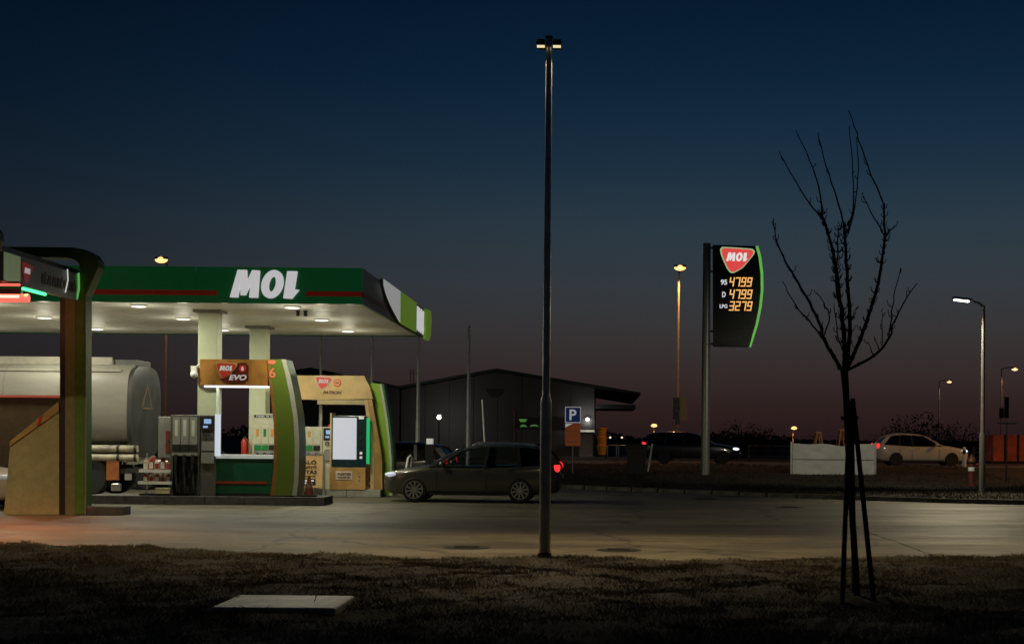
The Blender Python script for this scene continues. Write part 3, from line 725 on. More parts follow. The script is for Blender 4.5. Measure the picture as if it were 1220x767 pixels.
# --- payment kiosk with lit white screen
KY = 38.68
kx = at(415, 582, KY).x
ki = thing('payment_kiosk', 'tall kiosk with a glowing white screen and orange base at the rear island', 'kiosk', (kx, KY + 0.2, 0.2))
kz = lambda py: at(415, py, KY).z
kxx = lambda px: at(px, 530, KY).x
MB().box(kxx(393.5), kxx(436.5), KY - 0.1, KY + 0.45, 0.2, kz(556.5)).build('base_cabinet', M_GOLD2, ki, bevel=0.01, world=True)
MB().box(kxx(396), kxx(437), KY - 0.1, KY + 0.45, kz(556), kz(495)).build('screen_cabinet', pm('kiosk_dark', (0.012, 0.03, 0.04), 0.25, var=0.1), ki, bevel=0.015, world=True)
MB().box(kxx(397.5), kxx(425.5), KY - 0.125, KY - 0.101, kz(547), kz(497.5)).build('screen', em('kiosk_screen', (0.62, 0.64, 0.70, 1), 0.75, 0.2), ki, world=True)
MB().box(kxx(437.3), kxx(440.5), KY - 0.11, KY + 0.0, kz(552), kz(497.5)).build('light_edge', em('kiosk_green', (0.02, 0.45, 0.16, 1), 0.8), ki, world=True)
MB().box(kxx(394), kxx(395.8), KY - 0.11, KY + 0.46, kz(556), kz(492)).build('side_trim', M_GOLD, ki, world=True)
MB().box(kxx(428), kxx(434), KY - 0.12, KY - 0.101, kz(499), kz(496.2)).build('lamp_bar', M_SIGNWHITE, ki, world=True)
for yy, hh in ((512, 3), (521, 3), (530, 2.5)):
    MB().box(kxx(429), kxx(433), KY - 0.115, KY - 0.101, kz(yy + hh), kz(yy)).build('card_slot', M_DARK, ki, world=True)
for yy in (538, 543): MB().box(kxx(429.5), kxx(432.5), KY - 0.12, KY - 0.101, kz(yy + 3), kz(yy)).build('reader_light', M_SIGNWHITE, ki, world=True)
MB().box(kxx(401), kxx(421), KY - 0.115, KY - 0.101, kz(571), kz(561)).build('notice', pm('notice_paper', (0.62, 0.52, 0.42), 0.6), ki, world=True)
t_ = at(411, 564, KY); move(text_mb('FIZETÉS', width=0.36, height=0.07, bold=0.02), t_.x, KY - 0.116, t_.z).build('lettering', pm('print_dark', (0.1, 0.03, 0.02)), ki, world=True)
t_ = at(411, 568, KY); move(text_mb('TERMINÁL', width=0.36, height=0.06, bold=0.02), t_.x, KY - 0.116, t_.z).build('lettering', pm('print_dark', (0.1, 0.03, 0.02)), ki, world=True)
for yy in (566, 571): MB().box(kxx(428), kxx(429.5), KY - 0.112, KY - 0.101, kz(yy + 2), kz(yy)).build('lock', M_CHROME, ki, world=True)

# --- orange notice board and traffic cone
p = at(371, 583, 38.0)
nb = thing('notice_board', 'orange notice board with dark capitals behind the traffic cone', 'notice board', (p.x, 38.2, 0.0))
nz_ = lambda py: at(371, py, 38.2).z; nx_ = lambda px: at(px, 560, 38.2).x
MB().box(nx_(352), nx_(384.5), 38.2, 38.24, nz_(581), nz_(542)).build('board', pm('board_orange', (0.58, 0.36, 0.16), 0.5, var=0.1), nb, world=True)
MB().box(nx_(351), nx_(385.5), 38.19, 38.25, nz_(542), nz_(540.6)).box(nx_(384.6), nx_(387), 38.17, 38.27, 0.0, nz_(540)).box(nx_(349.5), nx_(351.9), 38.17, 38.27, 0.0, nz_(540)).build('frame', M_CHROME, nb, world=True)
for s_, py, hh, ww in (('VALÓ', 550, 0.115, 0.50), ('KÉSZÍTŐ', 556, 0.08, 0.50), ('TATÁS', 561.5, 0.125, 0.52), ('a pénztárnál', 567, 0.05, 0.44)):
    t_ = at(366, py, 38.2); move(text_mb(s_, width=ww, height=hh, bold=0.025), t_.x, 38.199, t_.z).build('lettering', pm('print_black', (0.03, 0.02, 0.015)), nb, world=True)
MB().box(nx_(356), nx_(376), 38.19, 38.199, nz_(577.5), nz_(570)).build('label_strip', M_BLACK, nb, world=True)
for q in range(2): MB().box(nx_(358), nx_(374 - 2 * q), 38.183, 38.189, nz_(573.2 + 3 * q), nz_(571.4 + 3 * q)).build('label_line', M_SIGNWHITE, nb, world=True)
p = at(366.5, 591, 33.95)
tcone = thing('traffic_cone', 'dull red traffic cone standing on the end of the front island', 'traffic cone', (p.x, 34.1, 0.2))
M_CONE = pm('cone_red', (0.17, 0.035, 0.02), 0.6, var=0.25)
MB().box(-0.17, 0.17, -0.17, 0.17, 0, 0.035).build('base', M_RUBBER, tcone, bevel=0.01)
MB().lathe([(0.125, 0.036), (0.075, 0.27), (0.03, 0.47), (0.02, 0.475)], seg=20).build('cone', M_CONE, tcone, smooth=50)
MB().lathe([(0.093, 0.20), (0.070, 0.30)], seg=20, cap=False).build('band', pm('cone_band', (0.25, 0.12, 0.09), 0.5), tcone, smooth=60)
# guard hoop at island end
p = at(356, 585, 33.6)
MBp = thing('guard_hoop', 'upright steel guard hoop beside the green gantry leg', 'guard rail', (at(357.5, 585, 34.6).x, 34.3, 0.0))
MB().tube([(0, -0.28, 0.15), (0, -0.28, 0.95), (0, -0.2, 1.08), (0, 0.2, 1.08), (0, 0.28, 0.95), (0, 0.28, 0.15)], 0.035, 10).build('hoop_tube', M_CHROME, MBp, smooth=60)
for s_ in (-1, 1): MB().lathe([(0.07, 0.195), (0.07, 0.215)], (0, 0.28 * s_, 0), seg=14).build('foot_plate', M_STEEL, MBp)

# --- bottle rack
rk = thing('bottle_rack', 'white two-tier display rack left of the front fuel pump', 'rack', (at(188, 590, 34.0).x, 34.05, 0.2))
for zt, wt in ((0.28, 0.38), (0.56, 0.36)):
    tr = MB().box(-wt, wt, -0.28, 0.2, zt, zt + 0.025)
    tr.box(-wt, wt, -0.30, -0.28, zt - 0.01, zt + 0.06).box(-wt - 0.02, -wt, -0.30, 0.2, zt - 0.01, zt + 0.06).box(wt, wt + 0.02, -0.30, 0.2, zt - 0.01, zt + 0.06)
    tr.build('tray', M_WHITE, rk)
for sx in (-1, 1): MB().box(sx * 0.34 - 0.015, sx * 0.34 + 0.015, 0.17, 0.2, 0, 1.0).build('upright', M_STEEL, rk)
MB().box(-0.37, 0.37, -0.28, 0.2, 0, 0.05).build('foot', M_DARK, rk)
def bottle(x, y, z, h, w, cm, capm, lab):
    b = thing('fluid_bottle', lab, 'bottle', (x, y, z), group='bottles on the display rack')
    MB().box(-w, w, -w * .7, w * .7, 0, h * 0.68).loft([[(-w, -w * .7, h * .68), (w, -w * .7, h * .68), (w, w * .7, h * .68), (-w, w * .7, h * .68)], [(-w * .35, -w * .3, h * .88), (w * .35, -w * .3, h * .88), (w * .35, w * .3, h * .88), (-w * .35, w * .3, h * .88)]]).build('bottle_body', cm, b, bevel=0.008)
    MB().lathe([(w * .3, h * .885), (w * .3, h)], seg=10).build('cap', capm, b)
    MB().box(-w * .8, w * .8, -w * .7 - 0.006, -w * .7 - 0.001, h * .15, h * .58).build('bottle_label', capm, b)
M_BW = pm('bottle_white', (0.6, 0.58, 0.52), 0.4, var=0.08); M_BR = pm('bottle_red', (0.30, 0.03, 0.02), 0.4, var=0.1)
M_BP = pm('bottle_pink', (0.50, 0.30, 0.24), 0.4, var=0.08)
ords = ['leftmost', 'second', 'third', 'fourth', 'rightmost']
for i in range(5):
    cm = (M_BP, M_BR, M_BW, M_BR, M_BP)[i]; cp = (M_BW, M_BW, M_BR, M_BW, M_BR)[i]
    bottle(rk.location.x - 0.27 + i * 0.135, 33.95, 0.2 + 0.586, 0.36 if i in (1, 3) else 0.30, 0.055, cm, cp, f'{ords[i]} fluid bottle on the upper tray of the white rack' if i in (0, 4) else f'{ords[i]} fluid bottle from the left on the upper tray of the white rack')
    bottle(rk.location.x - 0.27 + i * 0.135, 33.95, 0.2 + 0.306, 0.235, 0.055, (M_BR, M_BW, M_BR, M_BP, M_BR)[i], (M_BW, M_BR, M_BW, M_BR, M_BW)[i], f'{ords[i]} fluid bottle on the lower tray of the white rack' if i in (0, 4) else f'{ords[i]} fluid bottle from the left on the lower tray of the white rack')
bxo = thing('supply_box', 'small pale yellow box under the white bottle rack', 'box', (at(193, 590, 33.7).x, 33.88, 0.2))
MB().box(-0.17, 0.17, -0.10, 0.05, 0.051, 0.15).build('carton', pm('carton_yellow', (0.55, 0.5, 0.3), 0.7), bxo, bevel=0.006)
MB().box(-0.175, 0.175, -0.105, 0.055, 0.15, 0.19).build('lid', pm('carton_yellow', (0.55, 0.5, 0.3), 0.7), bxo, bevel=0.006)
bxo.location.y = 33.66 + 0.17
# red fire extinguisher on rear island
p = at(293.5, 525, 38.9)
fe = thing('fire_extinguisher', 'red fire extinguisher beside the rear canopy column', 'extinguisher', (p.x, 38.75, 0.2))
MB().box(-0.06, 0.06, -0.04, 0.04, 0, 0.92).build('stand', M_DARK, fe)
MB().lathe([(0.09, 0.92), (0.10, 0.97), (0.10, 1.28), (0.06, 1.36), (0.03, 1.38)], seg=16).build('cylinder', M_REDP, fe, smooth=50)
MB().box(-0.02, 0.02, -0.09, 0.02, 1.38, 1.42).tube([(0, -0.09, 1.40), (0.09, -0.1, 1.3), (0.1, -0.1, 1.0)], 0.012).build('valve', M_BLACK, fe)

# ------------------------------------------------------------------ car wash at far left
M_WGREEN = pm('wash_green', (0.085, 0.17, 0.028), 0.45, var=0.12, spec=0.25)
M_WTAN = pm('wash_tan', (0.30, 0.285, 0.145), 0.45, var=0.12)
WY = 29.0
def wash_frame(Yf, lab):
    t = thing('wash_portal', lab, 'portal frame', (-10.9, Yf + 0.2, 0))
    outer = [(101, 613), (101, 352), (108, 337), (116.5, 318), (116, 310), (110, 302), (100, 297), (86, 294.5), (-120, 292.5)]
    inn = [(-120, 306), (78, 306.5), (88, 309), (94, 315), (95, 324), (92, 340), (89, 352), (89, 613)]
    dx_ = -0.36 if Yf < 27 else 0.0
    P2_ = lambda p, y: [(x + dx_, z) for x, z in P2(p, y)]
    pts = P2_(outer + inn, WY)
    MB().prism(pts, Yf, Yf + 0.42).build('frame_arch', M_WGREEN, t, bevel=0.02, world=True)
    q = P2_([(77, 613), (77, 352), (88.6, 352), (88.6, 613)], WY)
    MB().prism(q, Yf + 0.03, Yf + 0.40).build('post_face', pm('post_olive', (0.16, 0.15, 0.07), 0.45, var=0.12), t, world=True)
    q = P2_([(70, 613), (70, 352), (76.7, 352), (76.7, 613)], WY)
    MB().prism(q, Yf + 0.06, Yf + 0.40).build('post_black_strip', M_BLACK, t, world=True)  # black strip along the inner side of the post
    # pale trim along the outer flank
    tr = [(101, 613), (101, 352), (108, 337), (116.5, 318)]
    a = P2_(tr, WY)
    MB().tube([(x + 0.012, Yf + 0.01, z) for x, z in a], 0.016, 6).build('edge_trim', M_LGREY, t, world=True)
    return t
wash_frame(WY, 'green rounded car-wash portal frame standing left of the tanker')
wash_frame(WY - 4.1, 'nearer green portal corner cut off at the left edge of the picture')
ws = thing('wash_sign', 'long grey car-wash sign board with red lettering between the green portals', 'sign', (-10.65, 27.0, 4.3))
MB().box(-10.75, -10.66, 25.33, 28.97, 4.36, 4.90).build('board', pm('wash_board', (0.36, 0.36, 0.33), 0.4, var=0.1), ws, world=True)
MB().box(-10.659, -10.645, 25.35, 26.05, 4.38, 4.88).build('board_lit_end', pm('wash_pale', (0.42, 0.50, 0.30), 0.4, var=0.1, emit=(0.20, 0.25, 0.12), estr=0.35), ws, world=True)  # lit end of the board: pale light put into its colour and glow
def on_x(m, X, Y, Z): return m.xf(lambda p: (X - p.y, Y + p.x, Z + p.z))
on_x(shield(0.50, -0.012, 0), -10.659, 26.38, 4.62).build('logo_shield', M_SIGNRED, ws, world=True)
l = MB()
for q in mol_letters(0.26, 0.008): l.add(q)
on_x(l, -10.646, 26.36, 4.66).build('logo_lettering', M_PRINT, ws, world=True)
on_x(text_mb('KÉZI AUTÓMOSÓ', width=1.75, height=0.25, bold=0.015), -10.659, 27.95, 4.63).build('lettering', pm('wash_text', (0.12, 0.03, 0.025), 0.5), ws, world=True)
MB().tube([(-10.63, 28.30, 4.92), (-10.60, 28.25, 4.7), (-10.63, 28.2, 4.45)], 0.014).build('light_tube', em('tube_white', (0.6, 0.65, 0.6, 1), 0.8), ws, world=True)
MB().tube([(-10.64, 28.93, 4.92), (-10.63, 28.93, 4.6), (-10.66, 28.9, 4.38)], 0.022).build('light_tube', em('tube_green_edge', (0.15, 0.55, 0.12, 1), 0.6), ws, world=True)
MB().box(-24, -10.76, 25.0, 29.3, 4.93, 5.02).build('roof_sheet', M_BLACK, ws, world=True)
gt = thing('green_tube_light', 'short glowing green tube light under the car-wash sign', 'tube light', (-10.6, 26.55, 4.30))
MB().tube([(0, -0.50, 0), (0, 0.55, 0)], 0.028, 10).build('tube', em('tube_green', (0.08, 1.0, 0.35, 1), 2.0), gt, smooth=60)
MB().box(-0.05, 0.05, -0.56, 0.6, 0.03, 0.058).build('housing', M_DARK, gt)
light('green_tube_glow', 'AREA', gt, (0, 0, -0.06), 4, (0.1, 1, 0.3), size=(0.06, 1.0))
rt = thing('red_tube_light', 'long glowing red tube light at the left edge above the wash bay', 'tube light', (-11.6, 26.2, 4.14))
MB().tube([(-1.2, 0, 0), (1.05, 0, 0)], 0.075, 12).build('tube', em('tube_red', (1.0, 0.10, 0.07, 1), 1.8), rt, smooth=60)
MB().tube([(-1.2, -0.06, 0.02), (0.9, -0.06, 0.02)], 0.03, 8).build('inner_tube', em('tube_red_core', (1.0, 0.6, 0.45, 1), 1.6), rt, smooth=60)
MB().box(-1.2, 0.9, 0.02, 0.10, 0.08, 0.16).build('housing', M_DARK, rt)
light('red_tube_glow', 'AREA', rt, (0, -0.15, -0.1), 260, (1.0, 0.24, 0.05), size=(2.2, 0.15), spread=R(110), rot=(R(-14), 0, 0))
light('red_tube_glow', 'AREA', rt, (0, 0.12, 0), 7, (1.0, 0.42, 0.16), size=(2.2, 0.15), rot=(R(90), 0, 0))
rs = thing('red_tube_light', 'small red tube light above the long red one by the wash sign', 'tube light', (-10.75, 25.6, 4.32))
MB().tube([(-0.35, 0, 0), (0.28, 0, 0.0)], 0.022, 8).build('tube', em('tube_red', (1.0, 0.10, 0.07, 1), 1.8), rs, smooth=60)
MB().box(-0.35, 0.28, -0.03, 0.03, 0.03, 0.06).build('housing', M_DARK, rs)
pt = thing('wash_partition', 'beige car-wash partition with a sloping top at far left', 'partition', (-11.6, WY + 0.15, 0))
MB().prism(P2([(3, 613), (11, 527), (69.5, 479), (69.5, 613)], WY), WY + 0.05, WY + 0.35).build('panel', M_WTAN, pt, bevel=0.01, world=True)
MB().prism(P2([(10.6, 532), (10.9, 526), (69.5, 478), (69.5, 490)], WY), WY + 0.02, WY + 0.36).build('sloping_cap', pm('wash_cap', (0.36, 0.24, 0.09), 0.3, var=0.1), pt, bevel=0.008, world=True)
MB().prism(P2([(44, 507), (46, 497), (50, 494), (48, 505)], WY), WY + 0.005, WY + 0.019).build('reflector', M_REDP, pt, world=True)
bwall = thing('bay_screen', 'brown wash-bay screen with a red top rail behind the beige partition', 'screen wall', (-14, 33.2, 0))
MB().box(-22, -12.45, 33.2, 33.3, 0, 2.49).build('screen_panel', pm('screen_brown', (0.13, 0.085, 0.045), 0.5, var=0.15), bwall, world=True)
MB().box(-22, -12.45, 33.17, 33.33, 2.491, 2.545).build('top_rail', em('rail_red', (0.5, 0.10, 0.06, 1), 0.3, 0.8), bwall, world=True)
wk = thing('wash_kerb', 'short dark concrete kerb block beside the green portal foot', 'kerb block', (-10.2, 29.25, 0))
MB().box(-10.55, -9.72, 29.02, 29.5, 0, 0.17).build('block', M_DKERB, wk, bevel=0.015, world=True)

# ------------------------------------------------------------------ tanker
tk = thing('fuel_tanker', 'white road tanker trailer seen from behind its rear at the left', 'tanker', (-12.4, 38.55, 0))
def sec(x, hw, hh, zc, n=36, e=3.6):
    r = []
    for k in range(n):
        a = 2 * math.pi * k / n; c, s_ = math.cos(a), math.sin(a)
        r.append((x, hw * math.copysign(abs(c) ** (2 / e), c), zc + hh * math.copysign(abs(s_) ** (2 / e), s_)))
    return r
M_TANK = pm('tank_white', (0.22, 0.208, 0.182), 0.5, var=0.18, scale=0.8, stretch=(0.4, 1, 1.6))
MB().loft([sec(-9, 1.24, 1.11, 2.42), sec(-0.02, 1.24, 1.11, 2.42)]).build('tank_shell', M_TANK, tk, smooth=40)
MB().loft([sec(-0.02, 1.25, 1.22, 2.26), sec(0.09, 1.25, 1.22, 2.26), sec(0.11, 1.2, 1.17, 2.26), sec(0.135, 1.0, 0.97, 2.26), sec(0.15, 0.6, 0.5, 2.26), sec(0.155, 0.2, 0.2, 2.26)]).build('rear_cap', pm('tank_cap_shade', (0.05, 0.05, 0.048), 0.5, 0.2, var=0.25, scale=1.5), tk, smooth=30)  # cap darker than the shell: its unlit shade is put into the colour
MB().box(-9, -0.6, -0.62, 0.62, 3.50, 3.62).box(-9, -0.62, -0.66, -0.62, 3.50, 3.70).build('top_walkway', pm('tank_top', (0.30, 0.28, 0.24), 0.5), tk)
MB().box(-0.59, 0.02, -0.58, 0.58, 3.46, 3.64).build('top_box', pm('tank_dark', (0.10, 0.10, 0.10), 0.5), tk, bevel=0.03)
tri = MB(); 
for (a, b) in (((0.45, 2.35), (0.05, 2.95)), ((0.05, 2.95), (-0.35, 2.35)), ((-0.35, 2.35), (0.45, 2.35))):
    d = Vector((b[0] - a[0], b[1] - a[1])).normalized(); n_ = Vector((-d.y, d.x)) * 0.03
    tri.prism([(a[0] - .2 - n_.x, a[1] - n_.y), (b[0] - .2 - n_.x, b[1] - n_.y), (b[0] - .2 + n_.x, b[1] + n_.y), (a[0] - .2 + n_.x, a[1] + n_.y)], 0.15, 0.165, 'x')
tri.build('hazard_triangle', pm('hazard_mark', (0.13, 0.09, 0.06), 0.5), tk)
for xx in (-1.35, -3.3, -5.2): MB().loft([sec(xx, 1.244, 1.114, 2.42), sec(xx + .035, 1.244, 1.114, 2.42)]).build('weld_band', pm('tank_seam', (0.20, 0.19, 0.16), 0.55, var=.2), tk, smooth=40)
MB().box(-9, -0.25, -1.10, -0.98, 3.30, 3.36).build('side_rail', pm('tank_top', (0.30, 0.28, 0.24), 0.5), tk)
M_PIPE = pm('pipe_cream', (0.36, 0.33, 0.25), 0.5, var=0.45, scale=3)
for zz in (1.27, 1.04):
    MB().tube([(-6, -1.18, zz), (0.25, -1.18, zz)], 0.095, 12).build('hose_tube', M_PIPE, tk, smooth=50)
    for xx in (-3.2, -0.25, 0.2): MB().lathe([(0.11, -0.03), (0.11, 0.03)], (xx, -1.18, zz), axis='x', seg=14).build('tube_clamp', M_IRON, tk)
MB().box(-9, -0.1, -0.5, -0.38, 0.75, 1.30).box(-9, -0.1, 0.38, 0.5, 0.75, 1.30).box(-0.2, -0.08, -1.2, 1.2, 0.62, 0.75).build('chassis', M_DARK, tk)
MB().box(-0.12, -0.04, -1.22, 1.22, 0.86, 1.06).build('rear_light_bar', pm('light_bar', (0.45, 0.45, 0.38), 0.4), tk)
for yy in (-1.05, 1.05): MB().box(-0.04, -0.02, yy - 0.14, yy + 0.14, 0.89, 1.03).build('tail_lamp', M_REDP, tk)
MB().box(-0.55, -0.22, -1.24, -1.22, 0.45, 1.0).build('side_plate', pm('plate_orange', (0.34, 0.11, 0.03), 0.5, var=0.2), tk)
MB().box(-0.15, 0.24, -1.22, -1.19, 0.86, 0.93).build('marker_plate', M_LGREY, tk)
MB().box(-0.08, 0.1, -1.2, -1.18, 0.45, 0.62).build('number_plate', M_LGREY, tk)
MB().box(-0.45, -0.22, -1.2, -1.0, 0.16, 0.36).build('coupling', M_CHROME, tk, bevel=0.03)
MB().box(-5.4, -0.75, -1.2, 1.2, 1.16, 1.19).build('mudguard', M_DARK, tk)
for xx in (-1.05, -2.4, -3.75):
    for sy in (-1, 1):
        w = MB().lathe([(0.30, -0.17), (0.47, -0.17), (0.52, -0.12), (0.52, 0.12), (0.47, 0.17), (0.30, 0.17)], (xx, sy * 1.02, 0.52), axis='y', seg=28).build('wheel', M_RUBBER, tk, smooth=40)
        MB().lathe([(0.295, -0.10), (0.24, -0.09), (0.2, -0.02), (0.10, -0.02), (0.09, -0.12), (0.02, -0.13)], (xx, sy * 1.02, 0.52), axis='y', seg=24).xf(lambda p: (p.x, (p.y - sy * 1.02) * (1 if sy < 0 else -1) + sy * 1.02, p.z)).build('hub', M_STEEL, w, smooth=40)

# ------------------------------------------------------------------ cars
def evaluated(o):
    dg = bpy.context.evaluated_depsgraph_get(); dg.update()
    return bpy.data.meshes.new_from_object(o.evaluated_get(dg))
def build_car(label, loc, rz, paint, glass=None, group=None, wagon=True, rails=False, antenna=False, head=0.6, tail=0.8, suv=0.0):
    """front towards -x, near side -y, origin on the ground under the middle"""
    glass = glass or M_GLASS
    t = thing('parked_car' if group != 'cars passing on the road' else 'passing_car', label, 'car', loc, rz, group)
    st = [(-2.26, .50, .36, .60), (-2.22, .64, .27, .68), (-2.10, .77, .21, .745), (-1.85, .855, .18, .80), (-1.38, .88, .18, .885), (-.98, .885, .18, .925),
          (-.5, .888, .18, .90), (.5, .888, .18, .915), (1.3, .885, .18, .95), (1.8, .865, .2, .99), (2.1, .81, .24, 1.03), (2.22, .75, .29, 1.0), (2.28, .64, .38, .9)]
    if not wagon: st = [(x if x < 1 else 1 + (x - 1) * 0.78, w, b, tt) for x, w, b, tt in st]
    rings = []
    for x, w, b, tp in st:
        h = [(.0, b), (.5 * w, b), (.84 * w, b), (.965 * w, b + .07), (w, b + .28), (w * .998, max(b + .3, tp - .26)), (.985 * w, tp - .14), (.955 * w, tp - .05), (.89 * w, tp), (.5 * w, tp + .028), (0, tp + .035)]
        ring = [(x, y, z) for y, z in h] + [(x, -y, z) for y, z in reversed(h[1:-1])]
        rings.append(ring)
    b = MB().loft(rings).build('body', paint, t)
    sub = b.modifiers.new('sub', 'SUBSURF'); sub.levels = 2; sub.render_levels = 2
    wf, wr, rad = -1.42, (1.25 if wagon else 1.12), 0.315
    cut = MB()
    for xx in (wf, wr):
        for sy in (-1, 1): cut.lathe([(rad + .055, -.2), (rad + .055, .3)], (xx, sy * .85, rad - .0), axis='y', seg=36)
    co = cut.build('cutter', paint); bo = b.modifiers.new('bool', 'BOOLEAN'); bo.object = co; bo.operation = 'DIFFERENCE'; bo.solver = 'EXACT'
    me = evaluated(b); b.modifiers.clear(); b.data = me; bpy.data.objects.remove(co)
    me.shade_smooth(); me.set_sharp_from_angle(angle=R(38))
    xr = 0.0 if wagon else -0.42
    sy_ = lambda z: .815 - (z - .97) * .42
    RZ = 0.0
    roof = [(-.22, .56, 1.375), (-.08, .60, 1.42), (.25, .625, 1.465), (.75, .63, 1.48), (1.3 + xr * .5, .62, 1.468), (1.72 + xr, .59, 1.415), (1.97 + xr, .55, 1.355)]
    rr = []
    for x, w, z in roof:
        rr.append([(x, -w - .02, z - .065), (x, -w, z - .03), (x, -w * .75, z), (x, 0, z + .018), (x, w * .75, z), (x, w, z - .03), (x, w + .02, z - .065), (x, w * .9, z - .085), (x, 0, z - .06), (x, -w * .9, z - .085)])
    MB().loft(rr).build('roof', paint, t, smooth=50)
    A0, A1 = (-1.02, .90), (-.20, 1.36); B0, B1 = (.34, .88), (.42, 1.41); C0, C1 = (1.22 + xr * .6, .91), (1.17 + xr * .6, 1.41); D0, D1 = (2.18 + xr, .97), (1.88 + xr, 1.32)
    def pil(p, q, wid, mat, nm):
        for s in (-1, 1):
            m = MB()
            ring = lambda pt: [(pt[0] - wid / 2, s * sy_(pt[1]), pt[1]), (pt[0] + wid / 2, s * sy_(pt[1]), pt[1]), (pt[0] + wid / 2, s * (sy_(pt[1]) - .05), pt[1]), (pt[0] - wid / 2, s * (sy_(pt[1]) - .05), pt[1])]
            m.loft([ring(p), ring(((p[0] + q[0]) / 2, (p[1] + q[1]) / 2)), ring(q)]).build(nm, mat, t)
    pil(A0, A1, .085, paint, 'pillar'); pil(B0, B1, .09, M_BLACK, 'pillar'); pil(C0, C1, .10, M_BLACK, 'pillar'); pil(D0, D1, .20, paint, 'pillar')
    def side_glass(q0, q1, q2, q3, glass=glass):
        for s in (-1, 1):
            yy = lambda z: s * (sy_(z) - .02)
            MB().quad(*[(x, yy(z), z) for x, z in (q0, q1, q2, q3)]).build('side_window', glass, t)
    side_glass((-1.0, .90), B0, B1, (-.18, 1.37)); side_glass(B0, C0, C1, B1); side_glass(C0, D0, D1, C1, M_DGLASS)
    fr = MB(); n = 6
    for zz, xx, hw in ((.90, -1.08, .80), (1.15, -.65, .72), (1.385, -.20, .60)):
        for k_ in range(n + 1):
            s = -1 + 2 * k_ / n; fr.v.append((xx - .10 * (1 - s * s), s * hw, zz + 0.02 * (1 - s * s)))
    for i_ in range(2):
        for k_ in range(n): a = i_ * (n + 1) + k_; fr.f.append((a, a + 1, a + n + 2, a + n + 1))
    fr.build('windscreen', glass, t, smooth=60)
    MB().loft([[(2.20 + xr, -.76, .99), (2.20 + xr, .76, .99)], [(1.93 + xr, -.56, 1.33), (1.93 + xr, .56, 1.33)]], cap=False, closed=False).build('rear_window', M_DGLASS, t)
    seatm = pm('car_seat', (0.03, 0.03, 0.03), 0.9)
    for xx, hh in ((.32, 1.2), (1.15 + xr * .5, 1.16)):
        for yy in (-.36, .36):
            MB().loft([[(xx - .02, yy - .24, .86), (xx + .14, yy - .24, .86), (xx + .14, yy + .24, .86), (xx - .02, yy + .24, .86)], [(xx + .10, yy - .2, hh), (xx + .2, yy - .2, hh), (xx + .2, yy + .2, hh), (xx + .10, yy + .2, hh)]]).build('seat', seatm, t, bevel=.03)
            MB().box(xx + .11, xx + .2, yy - .12, yy + .12, hh + .03, hh + .17).build('headrest', seatm, t, bevel=.03)
    MB().lathe([(.17, -.012), (.185, 0), (.17, .012), (.155, 0), (.17, -.012)], (0, 0, 0), seg=20, axis='x', cap=False).xf(lambda p: (p.x - .32 - p.z * .35, p.y + .36, p.z + 1.02)).build('steering_wheel', M_BLACK, t)
    # lamps, grille, trim
    hm = em('headlamp_%.1f' % head, (0.75, 0.82, 0.95, 1), head, 0.7); tm = em('taillamp_%.1f' % tail, (1.0, 0.03, 0.03, 1), tail, 0.5)
    xe = 0 if wagon else -.25
    for s in (-1, 1):
        MB().ell((-2.0, s * .69, .695), .20, .135, .068, 16, 8).build('headlight', hm, t, smooth=60)
        MB().ell((2.17 + xe, s * .71, .90), .09, .105, .125, 14, 8).build('taillight', tm, t, smooth=60)
        m = MB().ell((-.70, s * .985, .97), .085, .095, .07, 14, 8).box(-.74, -.62, s * .90 - .05, s * .90 + .05, .905, .94); m.build('mirror', paint, t, smooth=50)
        for xx, zz in ((.12, .81), (1.0 + xr * .4, .83)): MB().tube([(xx - .09, s * .885, zz), (xx - .07, s * .912, zz), (xx + .07, s * .912, zz), (xx + .09, s * .885, zz)], .013, 6).build('door_handle', paint, t)
        for xx in (-.86, .40, 1.16 + xr * .5): MB().box(xx - .006, xx + .006, s * .8885 - .0015, s * .8885 + .0015, .27, .77).build('door_seam', M_BLACK, t)
        MB().box(-1.05, .87, s * .875 - .012, s * .875 + .012, .185, .25).build('sill_trim', M_BLACK, t)
        for xx in (wf, wr):
            prof = [(.20, -.095), (.285, -.10), (.308, -.08), (.315, -.03), (.315, .03), (.308, .08), (.285, .10), (.20, .095)]
            wh = MB().lathe(prof, (xx, s * .79, rad), axis='y', seg=32).build('wheel', M_RUBBER, t, smooth=40)
            rim = MB(); yo = s * .79 + s * .088
            rim.lathe([(.225, 0), (.225, -.03), (.205, -.03), (.205, 0), (.225, 0)], (xx, yo, rad), axis='y', seg=32, cap=False)
            rim.lathe([(.055, -.02), (.05, .006)], (xx, yo, rad), axis='y', seg=16)
            for q in range(10):
                a = 2 * math.pi * q / 10 + .2; ca, sa = math.cos(a), math.sin(a)
                r0, r1, w0, w1 = .04, .21, .016, .024
                pp = [(r0, -w0), (r1, -w1), (r1, w1), (r0, w0)]
                rim.prism([(xx + u * ca - v_ * sa, rad + u * sa + v_ * ca) for u, v_ in pp], yo - .018, yo + .004)
            rim.build('rim', M_CHROME, wh)
            MB().lathe([(.20, -.01), (.20, .01)], (xx, s * .80, rad), axis='y', seg=24).build('brake_disc', M_DARK, wh)
    MB().box(-2.275, -2.2, -.48, .48, .36, .50).box(-2.26, -2.2, -.42, .42, .585, .635).build('grille', M_BLACK, t, bevel=.01)
    MB().box(-2.29, -2.276, -.26, .26, .42, .53).build('front_plate', M_SIGNWHITE, t)
    MB().box(2.285 + xe, 2.297 + xe, -.26, .26, .62, .73).build('rear_plate', M_WHITE, t)
    if rails:
        for s in (-1, 1):
            MB().tube([(.02, s * .57, 1.44), (.14, s * .575, 1.505), (.8, s * .585, 1.525), (1.5, s * .575, 1.49), (1.72, s * .56, 1.42)], .02, 8).build('roof_rail', M_CHROME, t, smooth=60)
